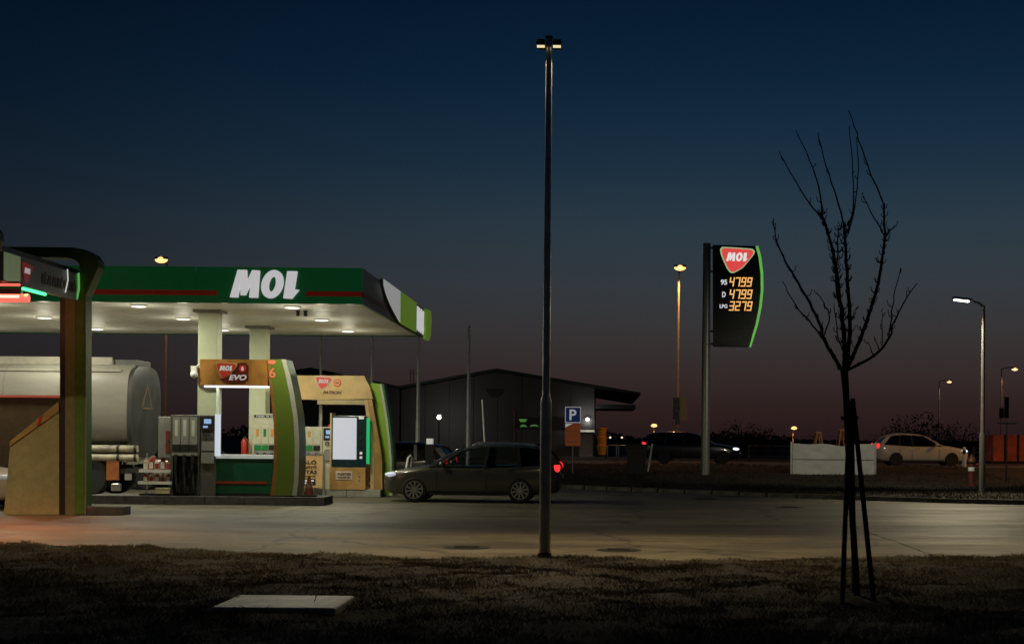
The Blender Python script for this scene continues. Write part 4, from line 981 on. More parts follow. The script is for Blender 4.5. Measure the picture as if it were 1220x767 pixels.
    if antenna:
        MB().tube([(.28, -.1, 1.49), (.26, -.1, 1.7), (.20, -.1, 2.62)], [.028, .026, .018], 6).build('antenna', M_ALU, t)
        MB().lathe([(.05, 0), (.04, .05), (.01, .08)], (.28, -.1, 1.475), seg=12).build('antenna_base', M_BLACK, t)
        MB().ell((1.62, 0, 1.45), .12, .05, .05).build('roof_fin', M_BLACK, t, smooth=60)
    return t
M_PAINT1 = pm('car_paint_olive_grey', (0.085, 0.083, 0.066), 0.24, 0.45, var=0.0, coat=0.7)
M_PAINT2 = pm('car_paint_black', (0.012, 0.012, 0.013), 0.25, 0.3, var=0.0, coat=0.8)
M_PAINT3 = pm('car_paint_white', (0.58, 0.54, 0.44), 0.3, 0.0, var=0.0, coat=0.6)
M_PAINT4 = pm('car_paint_silver', (0.32, 0.32, 0.28), 0.3, 0.4, var=0.0, coat=0.6)
M_PAINT5 = pm('car_paint_pale', (0.5, 0.42, 0.36), 0.3, 0.0, var=0.0, coat=0.6)
build_car('dark olive-grey estate car with roof rails leaving the pumps', (-3.24, 36.72, 0), R(-1.5), M_PAINT1, rails=True, antenna=True, head=0.45, tail=1.6)
build_car('black car parked behind the lime green fin', (-7.0, 46.2, 0), R(-6), M_PAINT2, glass=M_DGLASS, group='parked cars', head=0.2, tail=0.5)
build_car('silver car behind the pumps seen through the orange gantry', (-12.35, 43.4, 0), R(180), M_PAINT4, group='parked cars', head=0.1, tail=0.1)
build_car('pale car in the red-lit wash bay at the left edge', (-14.85, 31.4, 0), R(180), M_PAINT5, group='parked cars', head=0.1, tail=0.1)
build_car('dark car passing on the road behind the price totem', (at(823, 540, 66).x, 66.2, 0.516), R(180), M_PAINT2, glass=M_DGLASS, group='cars passing on the road', head=1.5, tail=1.6)
build_car('white hatchback passing on the road behind the young tree', (at(1092, 545, 66).x, 66.0, 0.516), R(180), M_PAINT3, glass=M_DGLASS, group='cars passing on the road', wagon=False, head=1.4, tail=1.2)

# ------------------------------------------------------------------ lamp posts
M_SODIUM = em('sodium_glass', (1.0, 0.50, 0.17, 1), 2.2)
M_LED = em('led_glass', (1.0, 0.95, 0.82, 1), 5.0)
np_ = gnd(649, 668); B = Vector((np_.x, np_.y, 0.0))
lp = thing('lamp_post', 'tall dark twin-headed lamp post in the foreground grass', 'lamp post', B)
MB().lathe([(.078, -.1), (.073, 2.12), (.069, 2.16), (.052, 2.22), (.050, 2.3), (.041, 7.0)], seg=20).build('pole', M_POLE, lp, smooth=40)
MB().lathe([(.052, 7.0), (.05, 7.03), (.02, 7.035)], seg=14).build('cap', M_BLACK, lp)
for s in (-1, 1):
    xa_, xb_ = (.05, .165) if s > 0 else (-.165, -.05)
    MB().box(xa_, xb_, -.11, .15, 6.885, 6.965).build('lamp_head', M_BLACK, lp, bevel=.012)
    MB().box(xa_ + .006, xb_ - .006, -.10, -.03, 6.868, 6.884).build('lamp_glass', em('warm_glass', (1.0, 0.82, 0.5, 1), 0.9), lp)
    light('lamp_light', 'SPOT', lp, (s * .11, 0.15, 6.84), 1050, (1.0, 0.76, 0.46), 0.08, rot=(R(11), 0, 0), spot=R(128), blend=0.9)
MB().box(-.09, .09, -.09, .09, -.02, .12).build('base_plate', M_IRON, lp, bevel=.02)
MB().box(-.03, .03, -.084, -.075, .5, .8).build('service_door', M_POLE, lp)
copy_thing(lp, (-14.6, 21.3, 0), 0, 'twin-headed lamp post beyond the left edge of the picture')
copy_thing(lp, (13.2, 20.6, 0), 0, 'twin-headed lamp post beyond the right edge of the picture')

p = at(1170, 590, 43.5); rl = thing('street_lamp', 'slim pale street lamp with a white lit head beside the far kerb', 'street lamp', (p.x, 43.5, 0.10))
H = at(1172, 364, 43.5).z - .10
MB().lathe([(.10, -.1), (.095, 1.75), (.065, 1.85), (.05, H)], seg=16).build('pole', pm('lamp_grey', (0.40, 0.39, 0.34), 0.5, 0.3, var=0.12), rl, smooth=40)
MB().tube([(0, 0, H - .05), (-.12, 0, H + .06), (-.45, 0, H + .17)], [.045, .04, .03], 8).build('arm', M_STEEL, rl, smooth=60)
MB().loft([[(-.38, -.12, H + .13), (-.38, .12, H + .13), (-.38, .12, H + .21), (-.38, -.12, H + .21)], [(-.95, -.14, H + .19), (-.95, .14, H + .19), (-.95, .1, H + .27), (-.95, -.1, H + .27)]]).build('lamp_head', M_STEEL, rl, bevel=.015)
MB().loft([[(-.46, -.10, H + .10), (-.46, .10, H + .10), (-.46, .10, H + .135), (-.46, -.10, H + .135)], [(-.90, -.11, H + .155), (-.90, .11, H + .155), (-.90, .11, H + .18), (-.90, -.11, H + .18)]]).build('lamp_glass', M_LED, rl)
light('lamp_light', 'SPOT', rl, (-.68, 0, H + .02), 1100, (1.0, 0.92, 0.72), .1, rot=(R(62), 0, R(8)), spot=R(92), blend=.9)
light('lamp_light', 'SPOT', rl, (-.68, 0, H + .02), 1500, (1.0, 0.85, 0.56), .1, rot=(R(-46), 0, R(8)), spot=R(120), blend=.9)

def sodium(px, py, Y, lab, power, arm=0.0, base=0.48, dia=0.10, glow=None):
    h = at(px, py, Y); x0 = h.x - arm
    t = thing('street_lamp', lab, 'street lamp', (x0, Y, base), group='orange street lamps')
    z = h.z - base
    MB().lathe([(dia, 0), (dia * .95, 1.2), (dia * .65, 1.3), (dia * .5, z + (.0 if arm else -.12))], seg=12).build('pole', pm('sodium_pole', (0.50, 0.42, 0.30), 0.6, 0.0), t, smooth=40)
    if arm: MB().tube([(0, 0, z - .02), (arm * .25, 0, z + .18), (arm, 0, z + .2)], .05, 8).build('arm', M_STEEL, t, smooth=60)
    w = .34 if Y < 190 else .5
    yo = 0.0 if arm else -.9
    if yo: MB().tube([(0, 0, z - .16), (0, -.3, z + .1), (0, yo, z + .14)], .045, 8).build('arm', M_STEEL, t, smooth=60)
    MB().loft([[(arm - w, yo - .15, z + .05), (arm + w, yo - .15, z + .05), (arm + w, yo + .15, z + .05), (arm - w, yo + .15, z + .05)], [(arm - w * .8, yo - .1, z + .17), (arm + w * .8, yo - .1, z + .17), (arm + w * .8, yo + .1, z + .17), (arm - w * .8, yo + .1, z + .17)]]).build('lamp_head', M_STEEL, t, bevel=.02)
    MB().ell((arm, yo, z + .03), w * .9, w * .5, w * .46).build('lamp_glass', glow or M_SODIUM, t, smooth=60)
    if power: light('lamp_light', 'SPOT', t, (arm, yo, z - .22), power, C_SODIUM, .12, rot=(0, 0, 0), spot=R(138), blend=.35)
    return t
sodium(809, 322, 75, 'tall orange street lamp left of the price totem', 700)
sodium(199, 313, 69, 'orange street lamp rising behind the station canopy', 450)
sodium(1445, 300, 61.5, 'orange street lamp standing just beyond the right edge of the picture', 2400)
sodium(1131, 455, 175, 'distant orange street lamp with an arm, nearest left of the pale lamp', 350, arm=1.25, glow=em('sodium_dim', (1.0, 0.5, 0.2, 1), 2.2))
sodium(1209, 440, 140, 'orange street lamp with an arm at the right edge', 450, arm=1.3, glow=em('sodium_dim2', (1.0, 0.45, 0.2, 1), 2.6))
sodium(945, 510, 210, 'small distant orange lamp above the white banner', 120, dia=.12)
sodium(779, 507, 200, 'small distant orange lamp above the dark passing car', 120, dia=.12)
# signal on the first orange lamp
p = at(808, 486, 74.6)
sg = thing('traffic_signal', 'dark traffic signal with a pale backing board on the orange lamp pole', 'traffic signal', (p.x, 74.6, p.z))
MB().box(-.28, .05, -.22, .05, -.55, .55).build('signal_housing', M_DARK, sg, bevel=.03)
MB().box(.10, .48, -.10, -.06, -.62, .58).build('backing_board', pm('board_pale', (0.5, 0.42, 0.22), 0.6), sg)
MB().box(-.15, .1, -.05, .3, -.85, -.56).build('bracket', M_DARK, sg)
MB().box(-.12, .3, .0, .06, -.05, .05).build('cross_bar', M_DARK, sg)
for q in (-.32, 0, .32): MB().lathe([(.11, 0), (.10, -.06), (.085, -.05)], (-.12, -.22, q), axis='y', seg=14).build('signal_lens', M_BLACK, sg)

# flagpoles
def flagpole(px, Y, ptop, lab, dia=.05):
    b0 = at(px, 560, Y); top = at(px, ptop, Y)
    t = thing('flagpole', lab, 'flagpole', (b0.x, Y, 0), group='flagpoles behind the canopy')
    MB().lathe([(dia * 1.35, 0), (dia * 1.3, 2.2), (dia * 1.05, 2.25), (dia * .7, top.z)], seg=12).build('pole', M_ALU, t, smooth=40)
    MB().ell((0, 0, top.z + .03), dia, dia, dia).build('finial', M_ALU, t, smooth=60)
    MB().tube([(dia * 1.6, -.02, .9), (dia * 1.3, -.02, top.z - .1)], .006, 4).build('halyard', M_WHITE, t)
flagpole(557, 50, 390, 'free-standing pale flagpole behind the estate car roof')
flagpole(497, 50, 389, 'pale flagpole under the tip of the canopy end sign')
flagpole(442, 50, 389, 'pale flagpole rising behind the lime green fin')
flagpole(381, 50, 389, 'pale flagpole rising behind the cream gantry beam', .045)

# ------------------------------------------------------------------ price totem
TY = 55.9
tb = gnd(841, 573)
to = thing('price_totem', 'tall black price totem with orange digits and glowing green edge', 'price sign', (at(840, 560, TY).x, TY, 0.08))
tx = lambda px, py: at(px, py, TY).x; tz = lambda py: at(870, py, TY).z
zt = at(844, 290, TY).z
MB().lathe([(.17, 0), (.165, 3.5), (.15, zt - .08)], seg=20).build('pole', pm('totem_pole', (0.30, 0.31, 0.26), 0.4, 0.35, var=0.1), to, smooth=40)
MB().lathe([(.24, 0), (.24, .03), (.18, .05)], seg=20).build('foot_plate', M_STEEL, to)
pl = [(849.5, 291.5), (900, 293), (903.5, 305), (906, 325), (906.2, 345), (904, 365), (900, 385), (893, 413), (850, 412.5)]
MB().prism(P2(pl, TY - .3), TY - .30, TY - .02).build('sign_panel', pm('totem_black', (0.006, 0.012, 0.008), 0.35, var=0.2), to, bevel=.02, world=True)
ed = [(902, 293), (905.5, 305), (908, 325), (908.3, 345), (906.2, 365), (902, 386), (893.5, 413)]
e_ = P2(ed, TY - .3)
M_GEDGE = em('totem_green', (0.16, 0.56, 0.09, 1), 0.7)
MB().loft([[(x - .025, TY - .33, z), (x + .042, TY - .33, z), (x + .042, TY - .0, z), (x - .025, TY - .0, z)] for x, z in e_]).build('light_edge', M_GEDGE, to, world=True, smooth=40)
MB().prism(P2([(850, 392), (897, 392), (892.5, 412), (850, 411.5)], TY - .3), TY - .325, TY - .301).build('lower_panel', M_BLACK, to, world=True)
for py in (296, 324, 395, 410):
    MB().tube([(at(842, py, TY).x, TY - .12, tz(py)), (at(851, py, TY).x, TY - .12, tz(py))], .04, 8).build('bracket', M_STEEL, to, world=True)
lc = at(878.5, 310, TY - .3)
logo(to, lc.x - to.location.x, -.301, lc.z - to.location.z, 1.24, em('totem_red', (0.80, 0.075, 0.07, 1), 0.85, 0.3), em('totem_white', (0.85, 0.85, 0.82, 1), 0.85), em('totem_rim', (0.50, 0.72, 0.35, 1), 0.6))
M_DIG = em('digit_amber', (1.0, 0.50, 0.14, 1), 1.15)
SEG = {'0': 'abcdef', '1': 'bc', '2': 'abged', '3': 'abgcd', '4': 'fgbc', '5': 'afgcd', '6': 'afgedc', '7': 'abc', '8': 'abcdefg', '9': 'abcdfg'}
def digit(ch, x, z, w, h, th=.042):
    m = MB(); sh = .06
    def bar(x0, x1, z0, z1):
        m.prism([(x + x0 + sh * (z0 / h), z + z0), (x + x1 + sh * (z0 / h), z + z0), (x + x1 + sh * (z1 / h), z + z1), (x + x0 + sh * (z1 / h), z + z1)], TY - .318, TY - .302)
    for s in SEG[ch]:
        g_ = .012
        if s == 'a': bar(0, w, h - th, h)
        if s == 'd': bar(0, w, 0, th)
        if s == 'g': bar(0, w, h / 2 - th / 2, h / 2 + th / 2)
        if s == 'f': bar(0, th, h / 2 + th / 2 + g_, h - th - g_ if 'a' in SEG[ch] else h)
        if s == 'b': bar(w - th, w, h / 2 + (th / 2 + g_ if 'g' in SEG[ch] else 0), h - th - g_ if 'a' in SEG[ch] else h)
        if s == 'e': bar(0, th, th + g_, h / 2 - th / 2 - g_)
        if s == 'c': bar(w - th, w, th + g_ if 'd' in SEG[ch] else 0, h / 2 - (th / 2 + g_ if 'g' in SEG[ch] else 0))
    return m
for row, (num, lab_, py0, py1) in enumerate((('4799', '95', 330.5, 341.3), ('4799', 'D', 345, 356), ('3279', 'LPG', 359, 370))):
    zb = at(880, py1, TY - .3).z; zh = at(880, py0, TY - .3).z - zb
    for i, ch in enumerate(num):
        xx = at(868.2 + 7.0 * i, py1, TY - .3).x
        digit(ch, xx, zb, .185, zh).build('digit', M_DIG, to, world=True)
    c = at((862.5, 862.5, 862)[row], (py0 + py1) / 2 + .3, TY - .3)
    move(text_mb(lab_, width=(.25, .14, .30)[row], height=.21 if row < 2 else .15, bold=.03), c.x, TY - .303, c.z).build('grade_name', em('grade_white', (0.75, 0.75, 0.8, 1), 0.8), to, world=True)
c = at(872, 403, TY - .3); move(text_mb('CORNER', width=.8, height=.16), c.x, TY - .326, c.z).build('lettering', pm('faint_print', (0.10, 0.10, 0.09), 0.6), to, world=True)

# ------------------------------------------------------------------ parking sign, bin, barrier rails
p = at(682, 571, 56.2)
ps = thing('parking_sign', 'blue parking sign over an orange plate on a thin post', 'road sign', (p.x, 56.2, 0.10))
MB().lathe([(.03, 0), (.03, 2.85)], seg=10).build('post', M_STEEL, ps)
sz = lambda py: at(682, py, 56.2).z - .10
MB().box(-.31, .31, -.055, -.035, sz(503.5), sz(484.5)).build('sign_border', M_SIGNWHITE, ps, bevel=.008)
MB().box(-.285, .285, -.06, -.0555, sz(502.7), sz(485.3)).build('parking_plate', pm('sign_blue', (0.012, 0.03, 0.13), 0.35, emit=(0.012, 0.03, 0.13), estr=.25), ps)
move(text_mb('P', height=.42, bold=.02), 0, -.0605, (sz(503.5) + sz(484.5)) / 2).build('lettering', M_SIGNWHITE, ps)
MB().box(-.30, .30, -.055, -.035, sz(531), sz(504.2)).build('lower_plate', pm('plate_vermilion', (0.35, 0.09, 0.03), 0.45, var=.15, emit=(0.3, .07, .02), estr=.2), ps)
MB().prism([(-.30, sz(504.4)), (.0, sz(504.4)), (-.30, sz(509))], -.058, -.0555).build('plate_corner', M_SIGNWHITE, ps)
for q, (py, ww) in enumerate(((513, .40), (516, .44), (519.5, .36), (525.5, .34))): MB().box(-ww / 2, ww / 2, -.058, -.0555, sz(py + (1.6 if q == 3 else .6)), sz(py)).build('printed_line', pm('line_pale', (0.5, .3, .2), .5), ps)
M_BIN = pm('bin_dark', (0.022, 0.020, 0.016), 0.6, var=.2)
p = at(758, 569, 54.5); bn = thing('waste_bin', 'dark waste bin standing on the verge left of the price totem', 'bin', (p.x, 54.5, 0.20))
MB().loft([[(-.30, -.32, .08), (.30, -.32, .08), (.30, .32, .08), (-.30, .32, .08)], [(-.40, -.42, 1.1), (.40, -.42, 1.1), (.40, .42, 1.1), (-.40, .42, 1.1)]]).build('bin_body', M_BIN, bn, bevel=.02)
MB().box(-.43, .43, -.46, .44, 1.105, 1.16).loft([[(-.42, -.44, 1.161), (.42, -.44, 1.161), (.42, .43, 1.161), (-.42, .43, 1.161)], [(-.38, -.36, 1.24), (.38, -.36, 1.24), (.38, .36, 1.24), (-.38, .36, 1.24)]]).build('lid', M_BIN, bn, bevel=.01)
for s in (-1, 1): MB().lathe([(.09, -.03), (.09, .03)], (s * .30, .30, .09), axis='x', seg=14).build('wheel', M_RUBBER, bn)
p = at(775, 552, 58); sl = thing('leaning_stake', 'pale thin stake leaning beside the dark waste bin', 'stake', (p.x - .1, 58, 0.3))
MB().tube([(0, 0, 0), (.17, 0, 1.15)], .04, 8).build('stake', M_STEEL, sl)
for px, lab in ((737, 'grey bicycle hoop right of the orange rubble chute'), (748, 'grey bicycle hoop nearest left of the dark waste bin')):
    p = at(px, 548, 70); hp = thing('bicycle_hoop', lab, 'bike rack', (p.x - .2, 74, 0.48), group='bicycle hoops')
    MB().tube([(-.32, 0, 0), (-.32, 0, .75), (-.26, 0, .82), (.18, 0, .82), (.24, 0, .75), (.24, 0, 0)], .028, 8).build('hoop', M_STEEL, hp, smooth=60)
# orange rubble chute beside the warehouse
M_CHUTE = pm('chute_orange', (0.85, 0.42, 0.04), 0.55, var=.15, scale=3)
p = at(717, 545, 80); ch = thing('rubble_chute', 'orange plastic rubble chute standing beside the grey warehouse corner', 'rubble chute', (p.x, 80, 0.48))
z = .25
for i, hh in enumerate((.50, .50, .55)):
    MB().lathe([(.22, z), (.29, z + hh), (.32, z + hh), (.30, z + hh + .04), (.25, z + hh + .02)], seg=16).build('chute_segment', M_CHUTE, ch, smooth=40); z += hh - .04
for s in (-1, 1): MB().tube([(s * .25, 0, 0), (s * .28, 0, z + .1)], .03).build('support', M_DARK, ch)

# ------------------------------------------------------------------ warehouse
BY = 90.0; bs = F_PX / BY
M_CLAD = pm('cladding_grey', (0.060, 0.058, 0.057), 0.6, 0.1, var=.14, scale=.8, stretch=(1, 1, .3))
M_ROOF = pm('roof_dark', (0.03, 0.03, 0.03), 0.7)
def warehouse(lab, x0, x1, ax, az, ez0, ez1, depth=24, over=0.0):
    t = thing('warehouse', lab, 'warehouse', ((x0 + x1) / 2, BY, 0.45))
    zf = lambda x: ez0 + (az - ez0) * (x - x0) / (ax - x0) if x < ax else az + (ez1 - az) * (x - ax) / (x1 - ax)
    n = max(4, int((x1 - x0) / 1.5))
    xs_ = [x0 + (x1 - x0) * i / n for i in range(n + 1)]
    for a, b in zip(xs_, xs_[1:]):
        pts = [(a + .012, .45), (b - .012, .45), (b - .012, zf(b) - .05)]
        if a < ax < b: pts.append((ax, az - .05))
        pts.append((a + .012, zf(a) - .05))
        MB().prism(pts, BY + rnd.uniform(0, .015), BY + .12).build('cladding_panel', M_CLAD, t, world=True)
    MB().prism([(x0, .45), (x1, .45), (x1, zf(x1) - .06), (ax, az - .06), (x0, zf(x0) - .06)], BY + .13, BY + depth).build('hall', M_CLAD, t, world=True)
    ze = ez1 - (az - ez1) / (x1 - ax) * over
    MB().prism([(x0 - .1, ez0), (ax, az), (x1 + over, ze), (x1 + over, ze + .16), (ax, az + .16), (x0 - .1, ez0 + .16)], BY - .5, BY + depth).build('roof', M_ROOF, t, world=True)
    return t
xr_ = at(708, 520, BY).x; xv = at(478, 462, BY).x; xa_ = at(592, 441, BY).x
za_ = at(592, 442, BY).z; zv = at(478, 463, BY).z; zr = at(708, 461.5, BY).z
wa = warehouse('low grey gabled warehouse behind the estate car and lamp post', xv, xr_, xa_, za_, zv, zr, over=at(763, 474, BY).x - xr_)
wb = warehouse('second dark gabled hall behind the pumps, left of the grey warehouse', at(335, 470, BY).x, xv - .12, at(372, 441, BY).x, at(372, 441, BY).z, at(335, 447, BY).z, zv)
c = at(590, 463, BY); n = 14
MB().prism([(c.x + .56 * math.cos(math.pi + math.pi * i / n), c.z + .56 * math.sin(math.pi + math.pi * i / n)) for i in range(n + 1)], BY - .03, BY - .002).build('vent', M_BLACK, wa, world=True)
MB().box(at(614, 505, BY).x, at(709, 505, BY).x - .02, BY - .10, BY - .02, at(650, 510.5, BY).z, at(650, 497, BY).z).build('sign_board', M_BLACK, wa, world=True)
M_GSIGN = em('sign_green', (0.10, 0.30, 0.06, 1), 0.45)
for (a, b, y0, y1, tw) in ((618, 628, 499, 502.5, .3), (619, 628, 505.5, 509, -.3), (631, 642, 505.5, 508.5, -.2)):
    q = P2([(a, y0), (b, y0), ((a + b) / 2 + 3, y1), ((a + b) / 2 - 3, y1)] if tw > 0 else [(a, y1), (a + 2, y0 + .6), ((a + b) / 2, y0), (b - 2, y0 + .6), (b, y1), (b - 3, y1 - 1), (a + 3, y1 - 1)], BY - .1)
    MB().prism(q, BY - .13, BY - .101).build('sign_mark', M_GSIGN, wa, world=True)
MB().box(at(612, 500, BY).x, at(614, 500, BY).x - .02, BY - .08, BY - .002, .45, at(613, 488, BY).z).build('downpipe', pm('pipe_rust', (0.22, 0.07, 0.045), 0.6), wa, world=True)
MB().box(at(690, 530, BY).x, xr_ - .1, BY - .06, BY - .002, .45, at(700, 516, BY).z).build('shutter_door', pm('door_pale', (0.30, 0.30, 0.30), 0.6), wa, world=True)
MB().box(at(688, 513, BY).x, xr_ + .0, BY - .55, BY - .003, at(700, 514.6, BY).z, at(700, 512, BY).z).build('door_hood', M_WHITE, wa, world=True)
MB().box(xr_ + .05, at(763, 474, BY).x - .3, BY - .3, BY + 8, at(735, 480, BY).z - .35, at(735, 480, BY).z - .1).build('canopy_beam', M_ROOF, wa, world=True)
c = at(700, 499.5, BY); wl = thing('wall_lamp', 'bright round wall lamp at the right corner of the grey warehouse', 'wall lamp', (c.x, BY, c.z))
MB().tube([(0, -.003, .05), (0, -.25, .12), (0, -.45, .06)], .03).build('bracket', M_DARK, wl)
MB().ell((0, -.45, 0), .12, .12, .11).build('lamp_globe', M_LED, wl, smooth=60)
light('lamp_light', 'POINT', wl, (0, -.75, -.05), 40, (1, .96, .88), .12)
c = at(523, 497, 86); gl = thing('garden_lamp', 'bright white post lamp in front of the warehouse wall', 'post lamp', (c.x, 86, .45))
MB().lathe([(.05, 0), (.04, c.z - .62)], seg=12).build('post', M_DARK, gl)
MB().ell((0, 0, c.z - .45), .13, .13, .13).build('lamp_globe', M_LED, gl, smooth=60)
MB().lathe([(.15, c.z - .31), (.05, c.z - .24)], seg=14).build('cap', M_DARK, gl)
light('lamp_light', 'POINT', gl, (0, .3, c.z - .45), 75, (1, .96, .86), .16)
for px, py, lab in ((471, 440, 'thin mast on the hall roof, left of its twin'), (474.5, 443, 'thin mast on the hall roof, right of its twin')):
    c = at(px + 18, py + 4, BY + 3); ms = thing('roof_mast', lab, 'mast', (c.x, BY + 3, zv + .1), group='masts on the hall roof')
    MB().tube([(0, 0, 0), (0, 0, 1.3)], .025, 6).tube([(-.12, 0, 1.0), (.12, 0, 1.0)], .015, 5).build('mast_rod', M_DARK, ms)
# air pump post and hoop before the black car
p = at(512.5, 560, 44); ap = thing('air_pump_post', 'dark post with a small white box on top, left of the estate car windscreen', 'air pump', (p.x, 43.9, 0))
MB().box(-.13, .13, -.1, .1, 0, 1.42).build('cabinet', M_DARK, ap, bevel=.01)
MB().box(-.10, .10, -.12, .08, 1.425, 1.60).build('white_box', M_SIGNWHITE, ap, bevel=.01)
MB().tube([(.13, -.05, 1.2), (.22, -.1, .9), (.2, -.1, .4), (.12, -.08, .2)], .018, 6).build('hose', M_RUBBER, ap, smooth=60)
p = at(484, 575, 43); lb = thing('leaning_hoop', 'pale leaning steel hoop in front of the black parked car', 'barrier', (p.x, 43.2, 0))
MB().tube([(-.14, 0, 0), (.02, 0, 1.0), (.08, .1, 1.08), (.12, .25, 1.0), (.0, .3, 0)], .035, 8).build('hoop', M_ALU, lb, smooth=60)

# ------------------------------------------------------------------ banner, hydrant, right-hand details
p = at(992, 570, 57.0)
bnr = thing('banner', 'white banner stretched on a steel frame behind the tree stakes', 'banner', (p.x, 57, .22))
bx = lambda px: at(px, 550, 57).x; bz = lambda py: at(992, py, 57).z
m = MB(); NXb, NZb = 40, 16
for half, (ya, yb) in enumerate(((528.3, 547), (548, 569))):
    m = MB()
    for j in range(NZb + 1):
        for i in range(NXb + 1):
            u = i / NXb; vv = j / NZb
            x = bx(944.2) + (bx(1041.5) - bx(944.2)) * u
            sag = .10 * math.exp(-((u - .60) / .13) ** 2) + .03 * math.exp(-((u - .2) / .1) ** 2)
            zz = bz(ya) + (bz(yb) - bz(ya)) * vv - (sag * (1 - vv) if half == 0 else 0)
            y = 57 - .05 + .010 * math.sin(u * 9 + 2 * vv) + .004 * math.sin(u * 31 + 2.2 * math.sin(vv * 5 + u * 3)) * (1 - abs(2 * vv - 1) * .5) + .03 * math.exp(-((u - .32) / .05) ** 2 - ((vv - .5) / .25) ** 2) - .03 * math.exp(-((u - .88) / .06) ** 2 - ((vv - .4) / .3) ** 2)
            m.v.append((x, y, zz))
    for j in range(NZb):
        for i in range(NXb): a = j * (NXb + 1) + i; m.f.append((a, a + 1, a + NXb + 2, a + NXb + 1))
    m.build('banner_sheet', pm('banner_vinyl', (0.70, 0.69, 0.63), .5, var=.08, scale=2), bnr, smooth=70, world=True)
for px in (942.8, 1043): MB().box(bx(px) - .035, bx(px) + .035, 57.0, 57.07, .0, bz(526.5)).build('post', M_STEEL, bnr, world=True)
MB().box(bx(943), bx(1043), 57.03, 57.06, bz(548), bz(547)).box(bx(943), bx(1043), 57.03, 57.06, bz(570), bz(569)).build('rail', M_STEEL, bnr, world=True)
M_TREST = pm('trestle_orange', (0.70, 0.32, 0.10), .6)
for px, hh, lab in ((974, 14, 'small orange trestle leg showing over the banner, left one'), (1002, 17, 'larger orange trestle showing over the banner beside the tree')):
    p = at(px, 530, 62.0); tr = thing('trestle', lab, 'trestle', (p.x, 61.9, .45), group='orange trestles behind the banner')
    zt_ = at(px, 529 - hh, 62).z - .45
    for s in (-1, 1):
        for d in (-.25, .25): MB().tube([(s * .32, d * 2, 0), (s * .06, d, zt_)], .035, 6).build('leg', M_TREST, tr)
    MB().box(-.12, .12, -.3, .3, zt_ - .05, zt_ + .03).build('top_bar', M_TREST, tr)
p = at(1157, 581, 48.5); hy = thing('fire_hydrant', 'red post hydrant with a white band left of the pale street lamp', 'hydrant', (p.x, 48.5, .12))
M_HYD = pm('hydrant_red', (0.14, 0.03, 0.018), .5, var=.2)
MB().lathe([(.15, 0), (.15, .04), (.10, .06), (.10, .52), (.11, .53)], seg=18).build('barrel', M_HYD, hy, smooth=40)
MB().lathe([(.112, .531), (.112, .66)], seg=18).build('white_band', M_WHITE, hy)
MB().lathe([(.105, .661), (.11, .80), (.16, .83), (.16, .88), (.10, .98), (.04, 1.03), (.03, 1.08)], seg=18).build('cap', pm('hydrant_dark', (0.10, .03, .02), .5), hy, smooth=40)
for s in (-1, 1): MB().lathe([(.05, 0), (.05, .08), (.06, .085), (.06, .12)], (s * .10, 0, .74), axis='x', seg=12).xf(lambda p: (s * abs(p.x), p.y, p.z)).build('outlet', M_HYD, hy)
p = at(1148, 549, 62.7); dl = thing('delineator_post', 'white roadside delineator post with a black band ahead of the white car', 'post', (p.x, 62.6, .48))
MB().lathe([(.10, 0), (.085, .62)], seg=10).build('shaft', M_WHITE, dl); MB().lathe([(.086, .621), (.084, .78)], seg=10).build('black_band', M_BLACK, dl); MB().lathe([(.084, .781), (.08, .90), (.02, .93)], seg=10).build('tip', M_WHITE, dl)
p = at(1199, 560, 52); tsn = thing('sign_post', 'thin dark post with a crossbar right of the pale street lamp', 'sign post', (p.x, 52, .2))
zc_ = at(1199, 504, 52).z - .2
MB().lathe([(.03, 0), (.03, zc_ + .04)], seg=8).build('post', M_DARK, tsn); MB().box(-.35, .35, -.03, .03, zc_ - .03, zc_ + .02).build('crossbar', M_DARK, tsn)
# red boarded container at right edge
p0 = at(1182, 548, 76); p1 = at(1290, 548, 76)
ct = thing('red_container', 'red boarded container with dark uprights at the right edge of the road', 'container', ((p0.x + p1.x) / 2, 76.5, .48))
ztop = at(1200, 518, 76).z
M_RC = pm('container_red', (0.75, 0.15, 0.08), .55, var=.4, scale=.9)
nb_ = 7
for i in range(nb_):
    a = p0.x + (p1.x - p0.x) * i / nb_; b = p0.x + (p1.x - p0.x) * (i + 1) / nb_
    MB().box(a + .06, b - .06, 76.0, 78.2, .62, ztop).build('side_board', M_RC, ct, world=True)
    MB().box(b - .055, b + .055, 75.96, 76.1, .62, ztop + .02).build('upright', M_DARK, ct, world=True)
MB().box(p0.x, p1.x, 75.95, 78.2, .50, .615).build('floor_beam', M_DARK, ct, world=True)
p = at(1196, 487, 139); sg2 = thing('traffic_signal', 'small dark signal on the lamp pole at the right edge', 'traffic signal', (p.x, 139.2, p.z))
MB().box(.05, .45, -.4, -.1, -.9, 1.2).build('signal_housing', M_DARK, sg2, bevel=.05)
MB().box(-.45, -.02, -.35, -.1, -.9, .1).build('signal_box', M_DARK, sg2, bevel=.05)
MB().tube([(-.3, -.1, -.6), (.3, -.05, -.6)], .08).build('bracket', M_DARK, sg2)
# low wire fence along the road
for k_, (pa, pb, lab) in enumerate(((892, 941, 'low wire fence along the road between totem and banner'), (1160, 1182, 'short low wire fence left of the red container'))):
    a = at(pa, 545, 74.2); b = at(pb, 545, 74.2); fn = thing('wire_fence', lab, 'fence', ((a.x + b.x) / 2, 74.2, .48))
    nP = max(2, int((b.x - a.x) / 1.1) + 1)
    for i in range(nP):
        x = a.x + (b.x - a.x) * i / (nP - 1); MB().box(x - .03, x + .03, 74.17, 74.23, .48, 1.38).build('fence_post', M_KERB, fn, world=True)
    for zz in (.8, 1.08, 1.34): MB().tube([(a.x, 74.15, zz), (b.x, 74.15, zz)], .008, 4).build('wire', M_STEEL, fn, world=True)

